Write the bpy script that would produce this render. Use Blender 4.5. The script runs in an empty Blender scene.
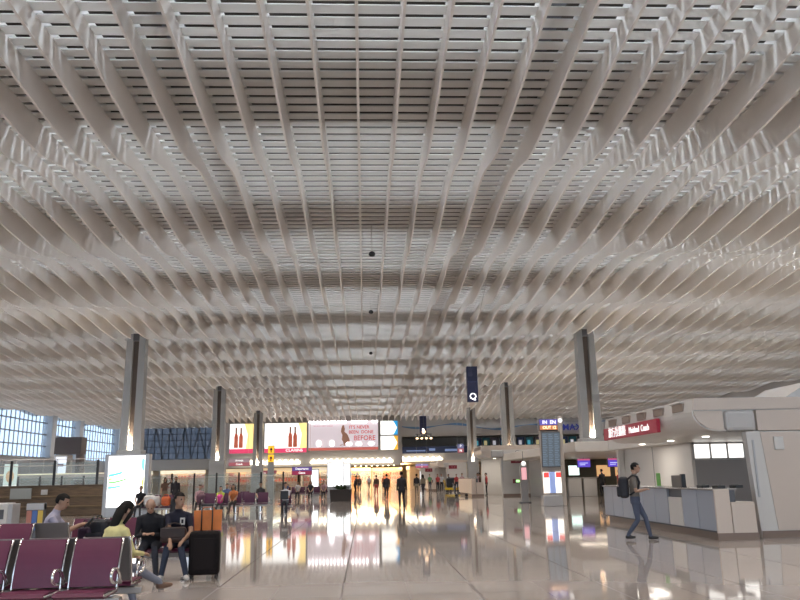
import bpy, bmesh, math, random
import numpy as np
from mathutils import Vector, Matrix, Quaternion
R = math.radians
S = bpy.context.scene
COL = S.collection

# ------------------------------------------------------------------ camera
cam_data = bpy.data.cameras.new('camera')
cam_data.sensor_fit = 'HORIZONTAL'
cam_data.sensor_width = 36.0
cam_data.lens = 760.0 / 800.0 * 36.0
cam_data.clip_end = 600
cam = bpy.data.objects.new('camera', cam_data)
COL.objects.link(cam)
cam.matrix_world = (Matrix.Translation((0, 0, 1.5)) @ Matrix.Rotation(R(-2.81776), 4, 'Z')
                    @ Matrix.Rotation(R(90 + 13.1313), 4, 'X') @ Matrix.Rotation(R(-1.1), 4, 'Z'))
S.camera = cam

# ------------------------------------------------------------------ world, exposure
world = bpy.data.worlds.new('sky')
S.world = world
world.use_nodes = True
bg = world.node_tree.nodes['Background']
bg.inputs[0].default_value = (0.66, 0.82, 1.0, 1)
bg.inputs[1].default_value = 2.0
S.view_settings.view_transform = 'Standard'
S.view_settings.look = 'None'
S.view_settings.exposure = 0.04
S.view_settings.gamma = 1.0
S.view_settings.use_curve_mapping = False

BAY = 7.67                    # length of one roof wave
BAY0 = 39.0                   # a trough of the wave
SKY_E = 28.0                  # watts per square metre of the roof light strips (over the louvers)
DOWN_E = 1000.0               # added downward fill for the hall, per roof wave
UP_E = 50.0                  # column uplighters

def area_light(name, loc, rot, sx, sy, energy, color, spread=180):
    d = bpy.data.lights.new(name, 'AREA')
    d.shape = 'RECTANGLE'; d.size = sx; d.size_y = sy
    d.energy = energy; d.color = color; d.spread = R(spread)
    o = bpy.data.objects.new(name, d)
    o.location = loc; o.rotation_euler = rot
    COL.objects.link(o)
    return o

# daylight strips between the roof deck and the louvers, one per wave, shining down
for k in range(-6, 10):
    y0 = BAY0 + k * BAY
    for dy in (0.8, 2.4, 4.0):
        area_light('roof_daylight', (0, y0 + dy, 10.75), (0, 0, 0), 70, 0.2, SKY_E * 70 * 0.53, (0.76, 0.87, 1.0), 110)
# warm fill strips without fixtures, added under the wave crests to light the floor
for k in range(-5, 9):
    area_light('hall_fill', (0, BAY0 + (k + 0.42) * BAY, 8.95), (0, 0, 0), 68, 0.5, DOWN_E, (1.0, 0.85, 0.71), 110)
# warm uplighters on top of the service islands and column heads
for (x, y0, y1) in [(-33.0, -10, 108), (14.0, 19, 33), (13.5, 50, 62), (12.0, 80, 92)]:
    area_light('hall_uplighter', (x, (y0 + y1) / 2, 4.3), (math.pi, 0, 0), 1.5, y1 - y0, UP_E * (y1 - y0) / 8, (1.0, 0.86, 0.72))

# ------------------------------------------------------------------ materials
MATS = {}
def mat(name, col, rough=0.5, metal=0.0, emit=None, es=0.0, spec=0.5, transl=0.0, alpha=None):
    if name in MATS: return MATS[name]
    m = bpy.data.materials.new(name); m.use_nodes = True
    nt = m.node_tree; b = nt.nodes['Principled BSDF']
    b.inputs['Base Color'].default_value = (*col, 1)
    b.inputs['Roughness'].default_value = rough
    b.inputs['Metallic'].default_value = metal
    b.inputs['Specular IOR Level'].default_value = spec
    if emit:
        b.inputs['Emission Color'].default_value = (*emit, 1)
        b.inputs['Emission Strength'].default_value = es
    if transl:
        t = nt.nodes.new('ShaderNodeBsdfTranslucent'); t.inputs[0].default_value = (*col, 1)
        mx = nt.nodes.new('ShaderNodeMixShader'); mx.inputs[0].default_value = transl
        out = nt.nodes['Material Output']
        nt.links.new(b.outputs[0], mx.inputs[1]); nt.links.new(t.outputs[0], mx.inputs[2])
        nt.links.new(mx.outputs[0], out.inputs[0])
    if alpha is not None:
        t = nt.nodes.new('ShaderNodeBsdfTransparent'); t.inputs[0].default_value = (*col, 1)
        mx = nt.nodes.new('ShaderNodeMixShader'); mx.inputs[0].default_value = alpha
        out = nt.nodes['Material Output']
        nt.links.new(t.outputs[0], mx.inputs[1]); nt.links.new(b.outputs[0], mx.inputs[2])
        nt.links.new(mx.outputs[0], out.inputs[0])
    MATS[name] = m
    return m

def noisy(m, scale=4.0, amt=0.12, detail=4.0, stretch=(1, 1, 1)):
    """mottles the base colour with object-space noise"""
    nt = m.node_tree; b = nt.nodes['Principled BSDF']
    c = list(b.inputs['Base Color'].default_value)
    tc = nt.nodes.new('ShaderNodeTexCoord'); mp = nt.nodes.new('ShaderNodeMapping')
    mp.inputs['Scale'].default_value = stretch
    n = nt.nodes.new('ShaderNodeTexNoise'); n.inputs['Scale'].default_value = scale; n.inputs['Detail'].default_value = detail
    r = nt.nodes.new('ShaderNodeValToRGB')
    r.color_ramp.elements[0].position = 0.3; r.color_ramp.elements[1].position = 0.7
    r.color_ramp.elements[0].color = (*[v * (1 - amt) for v in c[:3]], 1)
    r.color_ramp.elements[1].color = (*[min(1, v * (1 + amt)) for v in c[:3]], 1)
    nt.links.new(tc.outputs['Object'], mp.inputs[0]); nt.links.new(mp.outputs[0], n.inputs[0])
    nt.links.new(n.outputs[0], r.inputs[0]); nt.links.new(r.outputs[0], b.inputs['Base Color'])
    return m

def glow(name, col, s):
    """lit sign face or lamp"""
    return mat(name, tuple(min(0.8, c) for c in col), 0.4, emit=col, es=s)

WHITE = mat('white_panel', (0.62, 0.59, 0.55), 0.35)
BEIGE = mat('beige_panel', (0.60, 0.50, 0.42), 0.35)
GREY = mat('grey_panel', (0.44, 0.435, 0.44), 0.35)
DGREY = mat('dark_grey_panel', (0.10, 0.10, 0.11), 0.4)
BLACK = mat('black_plastic', (0.012, 0.012, 0.014), 0.4)
STEEL = mat('brushed_steel', (0.55, 0.53, 0.50), 0.3, 1.0)
CHROME = mat('chrome', (0.75, 0.72, 0.70), 0.15, 1.0)
MAROON = mat('maroon_sign', (0.22, 0.015, 0.03), 0.35)
SIGNWHITE = glow('lit_white_lettering', (1, 0.97, 0.95), 0.9)
COLGREY = noisy(mat('column_paint', (0.36, 0.36, 0.35), 0.45), 0.8, 0.05)
RIBM = noisy(mat('rib_paint', (0.76, 0.72, 0.68), 0.5), 0.35, 0.05)
SLATM = mat('louver_paint', (0.74, 0.725, 0.70), 0.5, transl=0.30)
DECKM = mat('roof_deck_paint', (0.10, 0.088, 0.075), 0.9)
WOOD = noisy(mat('wall_wood', (0.13, 0.08, 0.04), 0.45), 3.0, 0.35, 6, (0.6, 6, 6))

# ------------------------------------------------------------------ object helpers
def tag(o, label=None, cat=None, group=None, kind=None):
    if label: o['label'] = label
    if cat: o['category'] = cat
    if group: o['group'] = group
    if kind: o['kind'] = kind
    return o

def empty(name, loc=(0, 0, 0), rz=0.0, label=None, cat=None, group=None, kind=None):
    o = bpy.data.objects.new(name, None)
    o.location = loc; o.rotation_euler = (0, 0, rz); o.empty_display_size = 0.2
    COL.objects.link(o)
    return tag(o, label, cat, group, kind)

def link(name, me, parent=None, loc=(0, 0, 0), rot=(0, 0, 0)):
    o = bpy.data.objects.new(name, me)
    o.location = loc; o.rotation_euler = rot
    COL.objects.link(o)
    if parent: o.parent = parent
    return o

class MB:
    """collects shapes for ONE mesh object"""
    def __init__(s): s.v = []; s.f = []; s.sm = []
    def add(s, vs, fs, smooth=False):
        n = len(s.v); s.v += [tuple(p) for p in vs]
        s.f += [tuple(i + n for i in f) for f in fs]; s.sm += [smooth] * len(fs)
        return s
    def box(s, x0, x1, y0, y1, z0, z1, M=None):
        vs = [Vector((x, y, z)) for z in (z0, z1) for y in (y0, y1) for x in (x0, x1)]
        if M: vs = [M @ v for v in vs]
        return s.add(vs, [(0, 2, 3, 1), (4, 5, 7, 6), (0, 1, 5, 4), (2, 6, 7, 3), (0, 4, 6, 2), (1, 3, 7, 5)])
    def rbox(s, x0, x1, y0, y1, z0, z1, b=0.02, M=None, seg=2):
        bm = bmesh.new()
        bmesh.ops.create_cube(bm, size=1.0)
        for v in bm.verts:
            v.co = Vector((x0 + (v.co.x + .5) * (x1 - x0), y0 + (v.co.y + .5) * (y1 - y0), z0 + (v.co.z + .5) * (z1 - z0)))
        b = min(b, 0.49 * min(x1 - x0, y1 - y0, z1 - z0))
        bmesh.ops.bevel(bm, geom=bm.edges[:], offset=b, segments=seg, profile=0.5, affect='EDGES')
        bm.verts.index_update()
        vs = [(M @ v.co) if M else v.co.copy() for v in bm.verts]; fs = [[v.index for v in f.verts] for f in bm.faces]
        bm.free()
        return s.add(vs, fs)
    def prism(s, poly, lo, hi, axis='y', M=None):
        """poly: 2D outline in the plane normal to axis, extruded lo..hi"""
        def P(a, b, t): return {'x': (t, a, b), 'y': (a, t, b), 'z': (a, b, t)}[axis]
        n = len(poly)
        vs = [Vector(P(a, b, lo)) for a, b in poly] + [Vector(P(a, b, hi)) for a, b in poly]
        if M: vs = [M @ v for v in vs]
        fs = [tuple(range(n - 1, -1, -1)), tuple(range(n, 2 * n))] + [(i, (i + 1) % n, n + (i + 1) % n, n + i) for i in range(n)]
        return s.add(vs, fs)
    def tube(s, pts, r, n=8, M=None, smooth=True):
        pts = [Vector(p) for p in pts]
        rs = r if isinstance(r, (list, tuple)) else [r] * len(pts)
        vs = []; fs = []
        up0 = None
        for i, p in enumerate(pts):
            d = (pts[min(i + 1, len(pts) - 1)] - pts[max(i - 1, 0)]).normalized()
            if up0 is None: up0 = Vector((0, 0, 1)) if abs(d.z) < 0.9 else Vector((1, 0, 0))
            a = d.cross(up0).normalized(); b = a.cross(d).normalized(); up0 = b
            for k in range(n):
                t = 2 * math.pi * k / n
                q = p + (a * math.cos(t) + b * math.sin(t)) * rs[i]
                vs.append(M @ q if M else q)
        for i in range(len(pts) - 1):
            for k in range(n):
                fs.append((i * n + k, i * n + (k + 1) % n, (i + 1) * n + (k + 1) % n, (i + 1) * n + k))
        fs.append(tuple(range(n - 1, -1, -1))); m = (len(pts) - 1) * n; fs.append(tuple(range(m, m + n)))
        return s.add(vs, fs, smooth)
    def lathe(s, prof, c=(0, 0, 0), n=16, M=None):
        vs = []; fs = []
        for r, z in prof:
            for k in range(n):
                t = 2 * math.pi * k / n
                q = Vector((c[0] + r * math.cos(t), c[1] + r * math.sin(t), c[2] + z)); vs.append(M @ q if M else q)
        for i in range(len(prof) - 1):
            for k in range(n):
                fs.append((i * n + k, i * n + (k + 1) % n, (i + 1) * n + (k + 1) % n, (i + 1) * n + k))
        fs.append(tuple(range(n - 1, -1, -1))); m = (len(prof) - 1) * n; fs.append(tuple(range(m, m + n)))
        return s.add(vs, fs, True)
    def ball(s, c, r, n=12, M=None):
        rx, ry, rz = r if isinstance(r, (list, tuple)) else (r, r, r)
        prof = [(math.sin(math.pi * i / (n // 2 + 2)), -math.cos(math.pi * i / (n // 2 + 2))) for i in range(1, n // 2 + 2)]
        vs = []; fs = []
        for a, z in prof:
            for k in range(n):
                t = 2 * math.pi * k / n
                q = Vector((c[0] + rx * a * math.cos(t), c[1] + ry * a * math.sin(t), c[2] + rz * z)); vs.append(M @ q if M else q)
        for i in range(len(prof) - 1):
            for k in range(n):
                fs.append((i * n + k, i * n + (k + 1) % n, (i + 1) * n + (k + 1) % n, (i + 1) * n + k))
        fs.append(tuple(range(n - 1, -1, -1))); m = (len(prof) - 1) * n; fs.append(tuple(range(m, m + n)))
        return s.add(vs, fs, True)
    def mesh(s, name, m):
        me = bpy.data.meshes.new(name); me.from_pydata(s.v, [], s.f)
        me.polygons.foreach_set('use_smooth', s.sm)
        if m: me.materials.append(m)
        me.update()
        return me
    def build(s, name, m, parent=None, loc=(0, 0, 0), rot=(0, 0, 0)):
        return link(name, s.mesh(name, m), parent, loc, rot)

def text(name, body, size, m, parent=None, loc=(0, 0, 0), rot=(R(90), 0, 0), ext=0.004, sx=1.0, align='CENTER', bold=0.0):
    c = bpy.data.curves.new(name, 'FONT'); c.body = body; c.size = size; c.extrude = ext; c.align_x = align; c.align_y = 'CENTER'; c.offset = bold
    c.resolution_u = 3
    o = bpy.data.objects.new(name, c); COL.objects.link(o)
    me = bpy.data.meshes.new_from_object(o.evaluated_get(bpy.context.evaluated_depsgraph_get()))
    bpy.data.objects.remove(o); bpy.data.curves.remove(c)
    me.materials.clear(); me.materials.append(m); me.name = name
    o = link(name, me, parent, loc, rot); o.scale = (sx, 1, 1)
    return o

def copy_tree(o, parent=None):
    c = o.copy(); COL.objects.link(c)
    if parent: c.parent = parent
    for ch in o.children: copy_tree(ch, c)
    return c
# ================================================================== THE SETTING
def struct(o): o['kind'] = 'structure'; return o

# ---- floor: polished granite with a 0.9 m slab grid and darker expansion joints every fourth slab
def floor_material():
    m = bpy.data.materials.new('polished_granite'); m.use_nodes = True
    nt = m.node_tree; N = nt.nodes.new; L = nt.links.new; b = nt.nodes['Principled BSDF']
    geo = N('ShaderNodeNewGeometry'); sep = N('ShaderNodeSeparateXYZ'); L(geo.outputs['Position'], sep.inputs[0])
    def mth(op, a, c=None):
        n = N('ShaderNodeMath'); n.operation = op
        for i, v in enumerate((a, c)):
            if v is None: continue
            if isinstance(v, (int, float)): n.inputs[i].default_value = v
            else: L(v, n.inputs[i])
        return n.outputs[0]
    def line(coord, off, period, w):
        t = mth('MODULO', mth('ADD', coord, off + 100 * period), period)
        return mth('LESS_THAN', t, w)
    X, Y = sep.outputs[0], sep.outputs[1]
    fine = mth('MAXIMUM', line(X, 0.33, 0.9, 0.006), line(Y, 0.2, 0.9, 0.006))
    bold = mth('MAXIMUM', line(X, 0.33, 1.8, 0.022), line(Y, 1.1, 7.2, 0.014))
    ns = N('ShaderNodeTexNoise'); ns.inputs['Scale'].default_value = 60; ns.inputs['Detail'].default_value = 3
    L(geo.outputs['Position'], ns.inputs[0])
    nl = N('ShaderNodeTexNoise'); nl.inputs['Scale'].default_value = 0.35
    L(geo.outputs['Position'], nl.inputs[0])
    # slab to slab tone
    fx = mth('FLOOR', mth('DIVIDE', mth('ADD', X, 0.33), 0.9)); fy = mth('FLOOR', mth('DIVIDE', mth('ADD', Y, 0.2), 0.9))
    cmb = N('ShaderNodeCombineXYZ'); L(fx, cmb.inputs[0]); L(fy, cmb.inputs[1])
    wn = N('ShaderNodeTexWhiteNoise'); wn.noise_dimensions = '2D'; L(cmb.outputs[0], wn.inputs['Vector'])
    tone = mth('ADD', mth('MULTIPLY', ns.outputs[0], 0.10), mth('MULTIPLY', wn.outputs[0], 0.05))
    r = N('ShaderNodeMix'); r.data_type = 'RGBA'; L(tone, r.inputs['Factor'])
    r.inputs['A'].default_value = (0.36, 0.315, 0.285, 1); r.inputs['B'].default_value = (0.54, 0.48, 0.45, 1)
    d1 = N('ShaderNodeMix'); d1.data_type = 'RGBA'; L(mth('MULTIPLY', fine, 0.35), d1.inputs['Factor'])
    L(r.outputs['Result'], d1.inputs['A']); d1.inputs['B'].default_value = (0.18, 0.15, 0.13, 1)
    d2 = N('ShaderNodeMix'); d2.data_type = 'RGBA'; L(mth('MULTIPLY', bold, 0.85), d2.inputs['Factor'])
    L(d1.outputs['Result'], d2.inputs['A']); d2.inputs['B'].default_value = (0.06, 0.045, 0.04, 1)
    L(d2.outputs['Result'], b.inputs['Base Color'])
    ro = mth('ADD', mth('MULTIPLY', nl.outputs[0], 0.03), 0.035)
    L(mth('ADD', ro, mth('MULTIPLY', bold, 0.4)), b.inputs['Roughness'])
    b.inputs['Specular IOR Level'].default_value = 0.5
    return m
struct(MB().box(-40, 40, -16, 124, -0.3, 0).build('floor', floor_material()))

# ---- ceiling: parallel ribs with a scalloped underside, louvers between them, deck above
def wave(y):
    t = ((y - BAY0) / BAY) % 1.0
    if t < 0.30: w = 0.5 - 0.5 * math.cos(math.pi * t / 0.30)
    else: w = 0.5 + 0.5 * math.cos(math.pi * ((t - 0.30) / 0.70) ** 0.9)
    zb = 8.70 + 0.33 * w
    zs = 9.40
    return zb, zs
Y_END = 112.0
ceiling = struct(empty('ceiling', (0, 0, 8.7)))
ys = []
k = -7
while BAY0 + k * BAY < Y_END:
    for i in range(16):
        y = BAY0 + (k + (i + 0.02) / 16.0) * BAY
        if -12 < y < Y_END: ys.append(y)
    ye = BAY0 + (k + 0.998) * BAY
    if -12 < ye < Y_END: ys.append(ye)
    k += 1
rb = MB(); vs = []; fs = []
for y in ys:
    zb, zs = wave(y)
    for x in (-0.025, 0.025): vs += [(x, y, zb - 8.7), (x, y, zs + 0.22 - 8.7)]
for i in range(len(ys) - 1):
    a = 4 * i; c = a + 4
    fs += [(a, c, c + 1, a + 1), (a + 2, a + 3, c + 3, c + 2), (a, a + 2, c + 2, c), (a + 1, c + 1, c + 3, a + 3)]
fs += [(0, 1, 3, 2), (len(vs) - 4, len(vs) - 2, len(vs) - 1, len(vs) - 3)]
rb.add(vs, fs)
rib_mesh = rb.mesh('rib', RIBM)
PITCH = 0.795
for i in range(-45, 46):
    link('rib', rib_mesh, ceiling, (i * PITCH - 0.08, 0, 0))
lv = MB()
y = -11.8
while y < Y_END - 0.3:
    zb, zs = wave(y + 0.12)
    Mx = Matrix.Translation((0, y, zs - 8.7)) @ Matrix.Rotation(R(1.5), 4, 'X')
    lv.box(-35.2, 35.2, 0, 0.262, 0, 0.022, Mx)
    y += 0.365
lv.build('louvers', SLATM, ceiling)
dk = MB().box(-36, 36, -13, Y_END + 2, 2.6, 2.8)
for k in range(-6, 10):       # unseen baffles added to cut the strip light off sharply at each trough
    y = BAY0 + k * BAY - 0.05
    dk.box(-35.2, 35.2, y - 0.06, y + 0.06, 0.74, 2.6)
dk.build('roof_deck', DECKM, ceiling)
for s in (-1, 1):             # unseen strips added over the louvers to block light and darken the slats
    MB().box(s * 3.5 - 0.2, s * 3.5 + 0.2, -12, Y_END, 1.05, 1.13).build('louver_shade_strip', DGREY, ceiling)

# ---- left glass wall: tall windows between paired posts
FRAME = mat('window_frame_grey', (0.22, 0.24, 0.27), 0.5)
PANE = mat('window_glass', (0.90, 0.95, 1.0), 0.05, alpha=0.12)
wl = MB()
wl.box(-35.4, -35, -16, 115, 0, 4.3)
posts = [20, 32, 44, 56, 66.5, 87.6, 96.0, 111]
for y in posts: wl.box(-35.5, -34.6, y - 0.65, y + 0.65, 4.3, 9.6)
wl.box(-35.4, -35, -16, 115, 9.25, 9.8)
struct(wl.build('wall_left', mat('wall_left_paint', (0.40, 0.42, 0.45), 0.6)))
edges = [-16] + posts + [115]
n = 1
for a, b in zip(edges[:-1], edges[1:]):
    a2, b2 = a + 0.6, b - 0.6
    if b2 - a2 < 1: continue
    w = struct(empty('window_%d' % n, (-35.2, (a2 + b2) / 2, 4.3))); n += 1
    f = MB(); h = (b2 - a2) / 2
    nv = max(2, round((b2 - a2) / 1.0))
    for i in range(nv + 1):
        yy = -h + 2 * h * i / nv; f.box(-0.05, 0.05, yy - 0.035, yy + 0.035, 0, 5.0)
    for i in range(5):
        zz = 5.0 * i / 4; f.box(-0.07, 0.07, -h, h, zz - 0.06, zz + 0.06)
    f.build('window_frame', FRAME, w)
    MB().box(-0.012, 0.012, -h, h, 0, 5.0).build('pane', PANE, w)
struct(MB().box(36, 36.4, -16, 115, 0, 10).build('wall_right', mat('wall_right_paint', (0.5, 0.47, 0.44), 0.6)))

# ---- far wall: bulkhead over the shopping arcade, mezzanine gallery to its right, trussed glass to its left
FARW = mat('far_wall_paint', (0.46, 0.44, 0.42), 0.6)
fw = MB()
fw.box(-36, -18.6, 109.5, 110, 0, 4.5)
fw.box(-36, -18.0, 109.5, 110, 8.85, 11)
fw.box(-18.4, 4.6, 100.2, 101.2, 3.05, 10.5)            # bulkhead behind the banners
fw.box(-18.4, -18.0, 101.2, 110, 3.05, 10.5)
fw.box(4.6, 36, 102.2, 103.2, 3.3, 5.2)                 # gallery front
fw.box(4.6, 36, 102.2, 103.2, 6.75, 11)                 # band above the gallery opening
fw.box(4.6, 36, 108, 108.3, 5.2, 11)                   # back of the gallery
fw.box(4.6, 36, 103.2, 108, 5.0, 5.2)
fw.box(4.61, 4.9, 101.3, 108, 3.4, 10.5); fw.box(4.9, 36, 103.2, 108, 6.8, 7.0)
struct(fw.build('wall_far', FARW))
ar = MB()
ar.box(-18.4, 36, 101.2, 122.3, 3.35, 3.5)                # arcade ceiling
ar.box(-18.6, -18.4, 101.2, 122, 0, 3.5)
ar.box(36, 36.2, 101.2, 122, 0, 3.5)
ar.box(-18.6, 36, 122, 122.3, 0, 3.5)
struct(ar.build('wall_arcade', mat('arcade_paint', (0.62, 0.52, 0.40), 0.5)))
w = struct(empty('window_%d' % n, (-25.3, 109.7, 4.5)))
f = MB()
for i in range(15): f.box(-7.1 + i * 1.0 - .04, -7.1 + i * 1.0 + .04, -0.1, 0.1, 0, 4.35)
for i in range(6): f.box(-7.1, 7.1, -0.1, 0.1, i * 0.87 - 0.06, i * 0.87 + 0.06)
for i in range(7):
    f.tube([(-7 + 2 * i, 0.25, 0.1), (-6 + 2 * i, 0.25, 4.2)], 0.09, 6); f.tube([(-6 + 2 * i, 0.25, 4.2), (-5 + 2 * i, 0.25, 0.1)], 0.09, 6)
f.build('window_frame', mat('truss_dark', (0.05, 0.055, 0.07), 0.5), w)
MB().box(-7.1, 7.1, -0.012, 0.012, 0, 4.35).build('pane', mat('tinted_glass', (0.30, 0.32, 0.36), 0.06, alpha=0.35), w)
# ================================================================== PEOPLE
SKIN = mat('skin', (0.42, 0.25, 0.17), 0.5); SKIN2 = mat('skin_tan', (0.34, 0.19, 0.12), 0.5)
HAIR = mat('black_hair', (0.010, 0.008, 0.007), 0.7, spec=.2)
EYE = mat('eye_dark', (0.02, 0.015, 0.012), 0.25); LIP = mat('lip', (0.33, 0.12, 0.09), 0.5)
def cloth(name, c): return noisy(mat(name, c, 0.85), 9, 0.12)

def ik(a, b, l1, l2, pole):
    a = Vector(a); b = Vector(b); d = b - a; L = min(d.length, 0.998 * (l1 + l2)); d.normalize()
    x = (L * L + l1 * l1 - l2 * l2) / (2 * L); h = math.sqrt(max(0, l1 * l1 - x * x))
    p = Vector(pole); p = (p - d * p.dot(d)).normalized()
    return a + d * x + p * h, a + d * L

def loft(mb, pts, radii, side, n=14):
    """elliptical sections along pts; radii = (rx along side, ry)"""
    pts = [Vector(p) for p in pts]; vs = []; fs = []
    for i, p in enumerate(pts):
        d = (pts[min(i + 1, len(pts) - 1)] - pts[max(i - 1, 0)]).normalized()
        sx = (Vector(side) - d * Vector(side).dot(d)).normalized(); sy = d.cross(sx)
        for k in range(n):
            t = 2 * math.pi * k / n
            vs.append(p + sx * math.cos(t) * radii[i][0] + sy * math.sin(t) * radii[i][1])
    for i in range(len(pts) - 1):
        for k in range(n): fs.append((i * n + k, i * n + (k + 1) % n, (i + 1) * n + (k + 1) % n, (i + 1) * n + k))
    fs.append(tuple(range(n - 1, -1, -1))); m = (len(pts) - 1) * n; fs.append(tuple(range(m, m + n)))
    mb.add(vs, fs, True)

def person(label, loc, rz, shirt, pants, shoe=None, skin=None, pelvis=(0, 0, 0.93), lean=0.0, twist=0.0, head_pitch=0.0, head_yaw=0.0,
           lh=None, rh=None, lf=(-0.10, 0.0), rf=(0.10, 0.0), foot_yaw=(0.15, -0.15), lf_z=0.0, rf_z=0.0, knee=(0, 1, 0.15), sit=False,
           sleeves='short', hair='short', hair_mat=None, H=1.72, voxel=0.019, near=False, build=1.0, shorts=False, group=None, lpole=(-0.5, -1, -0.4), rpole=(0.5, -1, -0.4), fold=(0, 0)):
    """faces +y in its own frame; one remeshed body surface, hair a child of it"""
    k = H / 1.72; skin = skin or SKIN; shoe = shoe or BLACK
    root = empty('person', loc, rz, label, 'person', group)
    P = Vector(pelvis); up = Vector((0, math.sin(lean), math.cos(lean)))
    Q = Quaternion((0, 0, 1), twist)
    sd = Q @ Vector((1, 0, 0)); fw = up.cross(sd) * -1
    if fw.y < 0: fw = -fw
    chest = P + up * 0.40 * k; neck0 = P + up * 0.53 * k; neck1 = neck0 + (up * 0.6 + Vector((0, 0, 0.4))).normalized() * 0.09 * k + fw * 0.015
    hq = Quaternion((0, 0, 1), head_yaw + twist) @ Quaternion((1, 0, 0), -head_pitch)
    hc = neck1 + hq @ Vector((0, 0.025, 0.10)) * k
    mb = MB(); seg = []
    b = build
    tor = [(-0.10, 0.150, 0.105), (0.0, 0.165, 0.118), (0.14, 0.148 * b, 0.105 * b), (0.28, 0.165, 0.115), (0.42, 0.180, 0.115), (0.50, 0.135, 0.085), (0.545, 0.065, 0.062), (0.60, 0.054, 0.056)]
    loft(mb, [P + up * t * k for t, _, _ in tor], [(x * k, y * k) for _, x, y in tor], sd, 18)
    seg += [(P - up * 0.10 * k, P + up * 0.015 * k, 0.14, 'pants'), (P + up * 0.08 * k, P + up * 0.47 * k, 0.13, 'shirt')]
    loft(mb, [P + up * 0.5 * k, neck1, hc], [(0.06 * k, 0.06 * k), (0.052 * k, 0.055 * k), (0.05 * k, 0.05 * k)], sd, 12)
    seg.append((P + up * 0.56 * k, hc, 0.055, 'skin'))
    # head: cranium, jaw, nose, ears, brow
    HM = Matrix.Translation(hc) @ hq.to_matrix().to_4x4() @ Matrix.Scale(k, 4)
    mb.ball((0, -0.005, 0.02), (0.076, 0.096, 0.100), 16, HM); mb.ball((0, 0.024, -0.055), (0.056, 0.066, 0.066), 14, HM)
    mb.tube([(0, 0.085, 0.02), (0, 0.104, -0.012), (0, 0.108, -0.026)], [0.009, 0.014, 0.015], 8, HM)
    for s in (-1, 1): mb.ball((s * 0.077, -0.008, -0.005), (0.012, 0.022, 0.032), 8, HM)
    mb.ball((0, 0.086, -0.062), (0.024, 0.012, 0.010), 8, HM)
    def hp(v): return HM @ Vector(v)
    seg.append((hp((0, 0, 0.03)), hp((0, 0.02, -0.05)), 0.08, 'skin'))
    # arms
    for s, tgt, pole in ((-1, lh, lpole), (1, rh, rpole)):
        sh = P + up * 0.455 * k + sd * (0.178 * k * s * (0.9 + 0.1 * b))
        tg = Vector(tgt) if tgt else sh + Vector((s * 0.055, 0.03, -0.53)) * k
        el, wr = ik(sh, tg, 0.285 * k, 0.25 * k, pole)
        loft(mb, [sh - sd * s * 0.07 * k + up * 0.01, sh, sh.lerp(el, 0.5), el, el.lerp(wr, 0.35), wr, wr + (wr - el).normalized() * 0.03],
             [(0.062 * k,) * 2, (0.060 * k,) * 2, (0.049 * k,) * 2, (0.041 * k,) * 2, (0.041 * k,) * 2, (0.028 * k, 0.030 * k), (0.028 * k,) * 2], (0.3, 1, 0.2), 10)
        sl = {'short': 0.62, 'long': 1.0, 'none': 0.05}[sleeves]
        seg.append((sh, sh.lerp(el, sl), 0.055, 'shirt'))
        if sleeves != 'long': seg.append((sh.lerp(el, sl + 0.06), el, 0.043, 'skin')); seg.append((el, wr, 0.04, 'skin'))
        else: seg.append((el, wr.lerp(el, 0.08), 0.045, 'shirt'))
        # hand: palm, four fingers, thumb
        d = (wr - el).normalized(); wd = d.cross(Vector((0, 0, 1)) if abs(d.z) < 0.8 else Vector((0, 1, 0))).normalized() if abs(d.z) < 0.8 else (fw - d * fw.dot(d)).normalized()
        nrm = d.cross(wd).normalized()
        if nrm.dot(sd * -s) < 0 and abs(d.z) >= 0.8: nrm = -nrm
        if abs(d.z) < 0.8 and nrm.z > 0: nrm = -nrm
        loft(mb, [wr, wr + d * 0.04 * k, wr + d * 0.088 * k], [(0.028 * k, 0.019 * k), (0.038 * k, 0.017 * k), (0.040 * k, 0.014 * k)], wd, 10)
        for i, ln in enumerate((0.068, 0.078, 0.072, 0.056)):
            o = wr + d * 0.082 * k + wd * ((1.5 - i) * 0.0205 * k)
            p1 = o + (d * 0.95 + nrm * 0.25).normalized() * ln * 0.5 * k; p2 = p1 + (d * 0.75 + nrm * 0.65).normalized() * ln * 0.5 * k
            mb.tube([o - d * 0.02, o, p1, p2], [0.0095 * k, 0.0095 * k, 0.009 * k, 0.0075 * k], 6)
        o = wr + d * 0.03 * k + wd * 0.028 * k; p1 = o + (d * 0.7 + wd * 0.6 + nrm * 0.3).normalized() * 0.035 * k; p2 = p1 + (d * 0.9 + nrm * 0.35).normalized() * 0.03 * k
        mb.tube([o, p1, p2], [0.012 * k, 0.011 * k, 0.009 * k], 6)
        seg.append((wr, wr + d * 0.17 * k, 0.04, 'skin'))
    # legs
    for s, ft, fy, fz in ((-1, lf, foot_yaw[0], lf_z), (1, rf, foot_yaw[1], rf_z)):
        hip = P + sd * 0.088 * k * s - up * 0.03
        an = Vector((ft[0], ft[1], 0.085 * k + fz))
        kn, an = ik(hip, an, 0.43 * k, 0.42 * k, knee)
        loft(mb, [hip + (hip - kn).normalized() * 0.03, hip.lerp(kn, 0.12), hip.lerp(kn, 0.5), kn, kn.lerp(an, 0.3), an.lerp(kn, 0.08), an],
             [(0.085 * k,) * 2, (0.090 * k,) * 2, (0.075 * k,) * 2, (0.058 * k,) * 2, (0.057 * k,) * 2, (0.045 * k,) * 2, (0.042 * k,) * 2], (1, 0.05, 0.05), 12)
        if shorts:
            seg.append((hip, kn.lerp(hip, 0.15), 0.08, 'pants')); seg.append((kn, an, 0.05, 'skin'))
        else:
            seg.append((hip, kn, 0.08, 'pants')); seg.append((kn, an.lerp(kn, 0.05), 0.055, 'pants'))
        fd = Vector((math.sin(-fy), math.cos(fy), 0))
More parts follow.
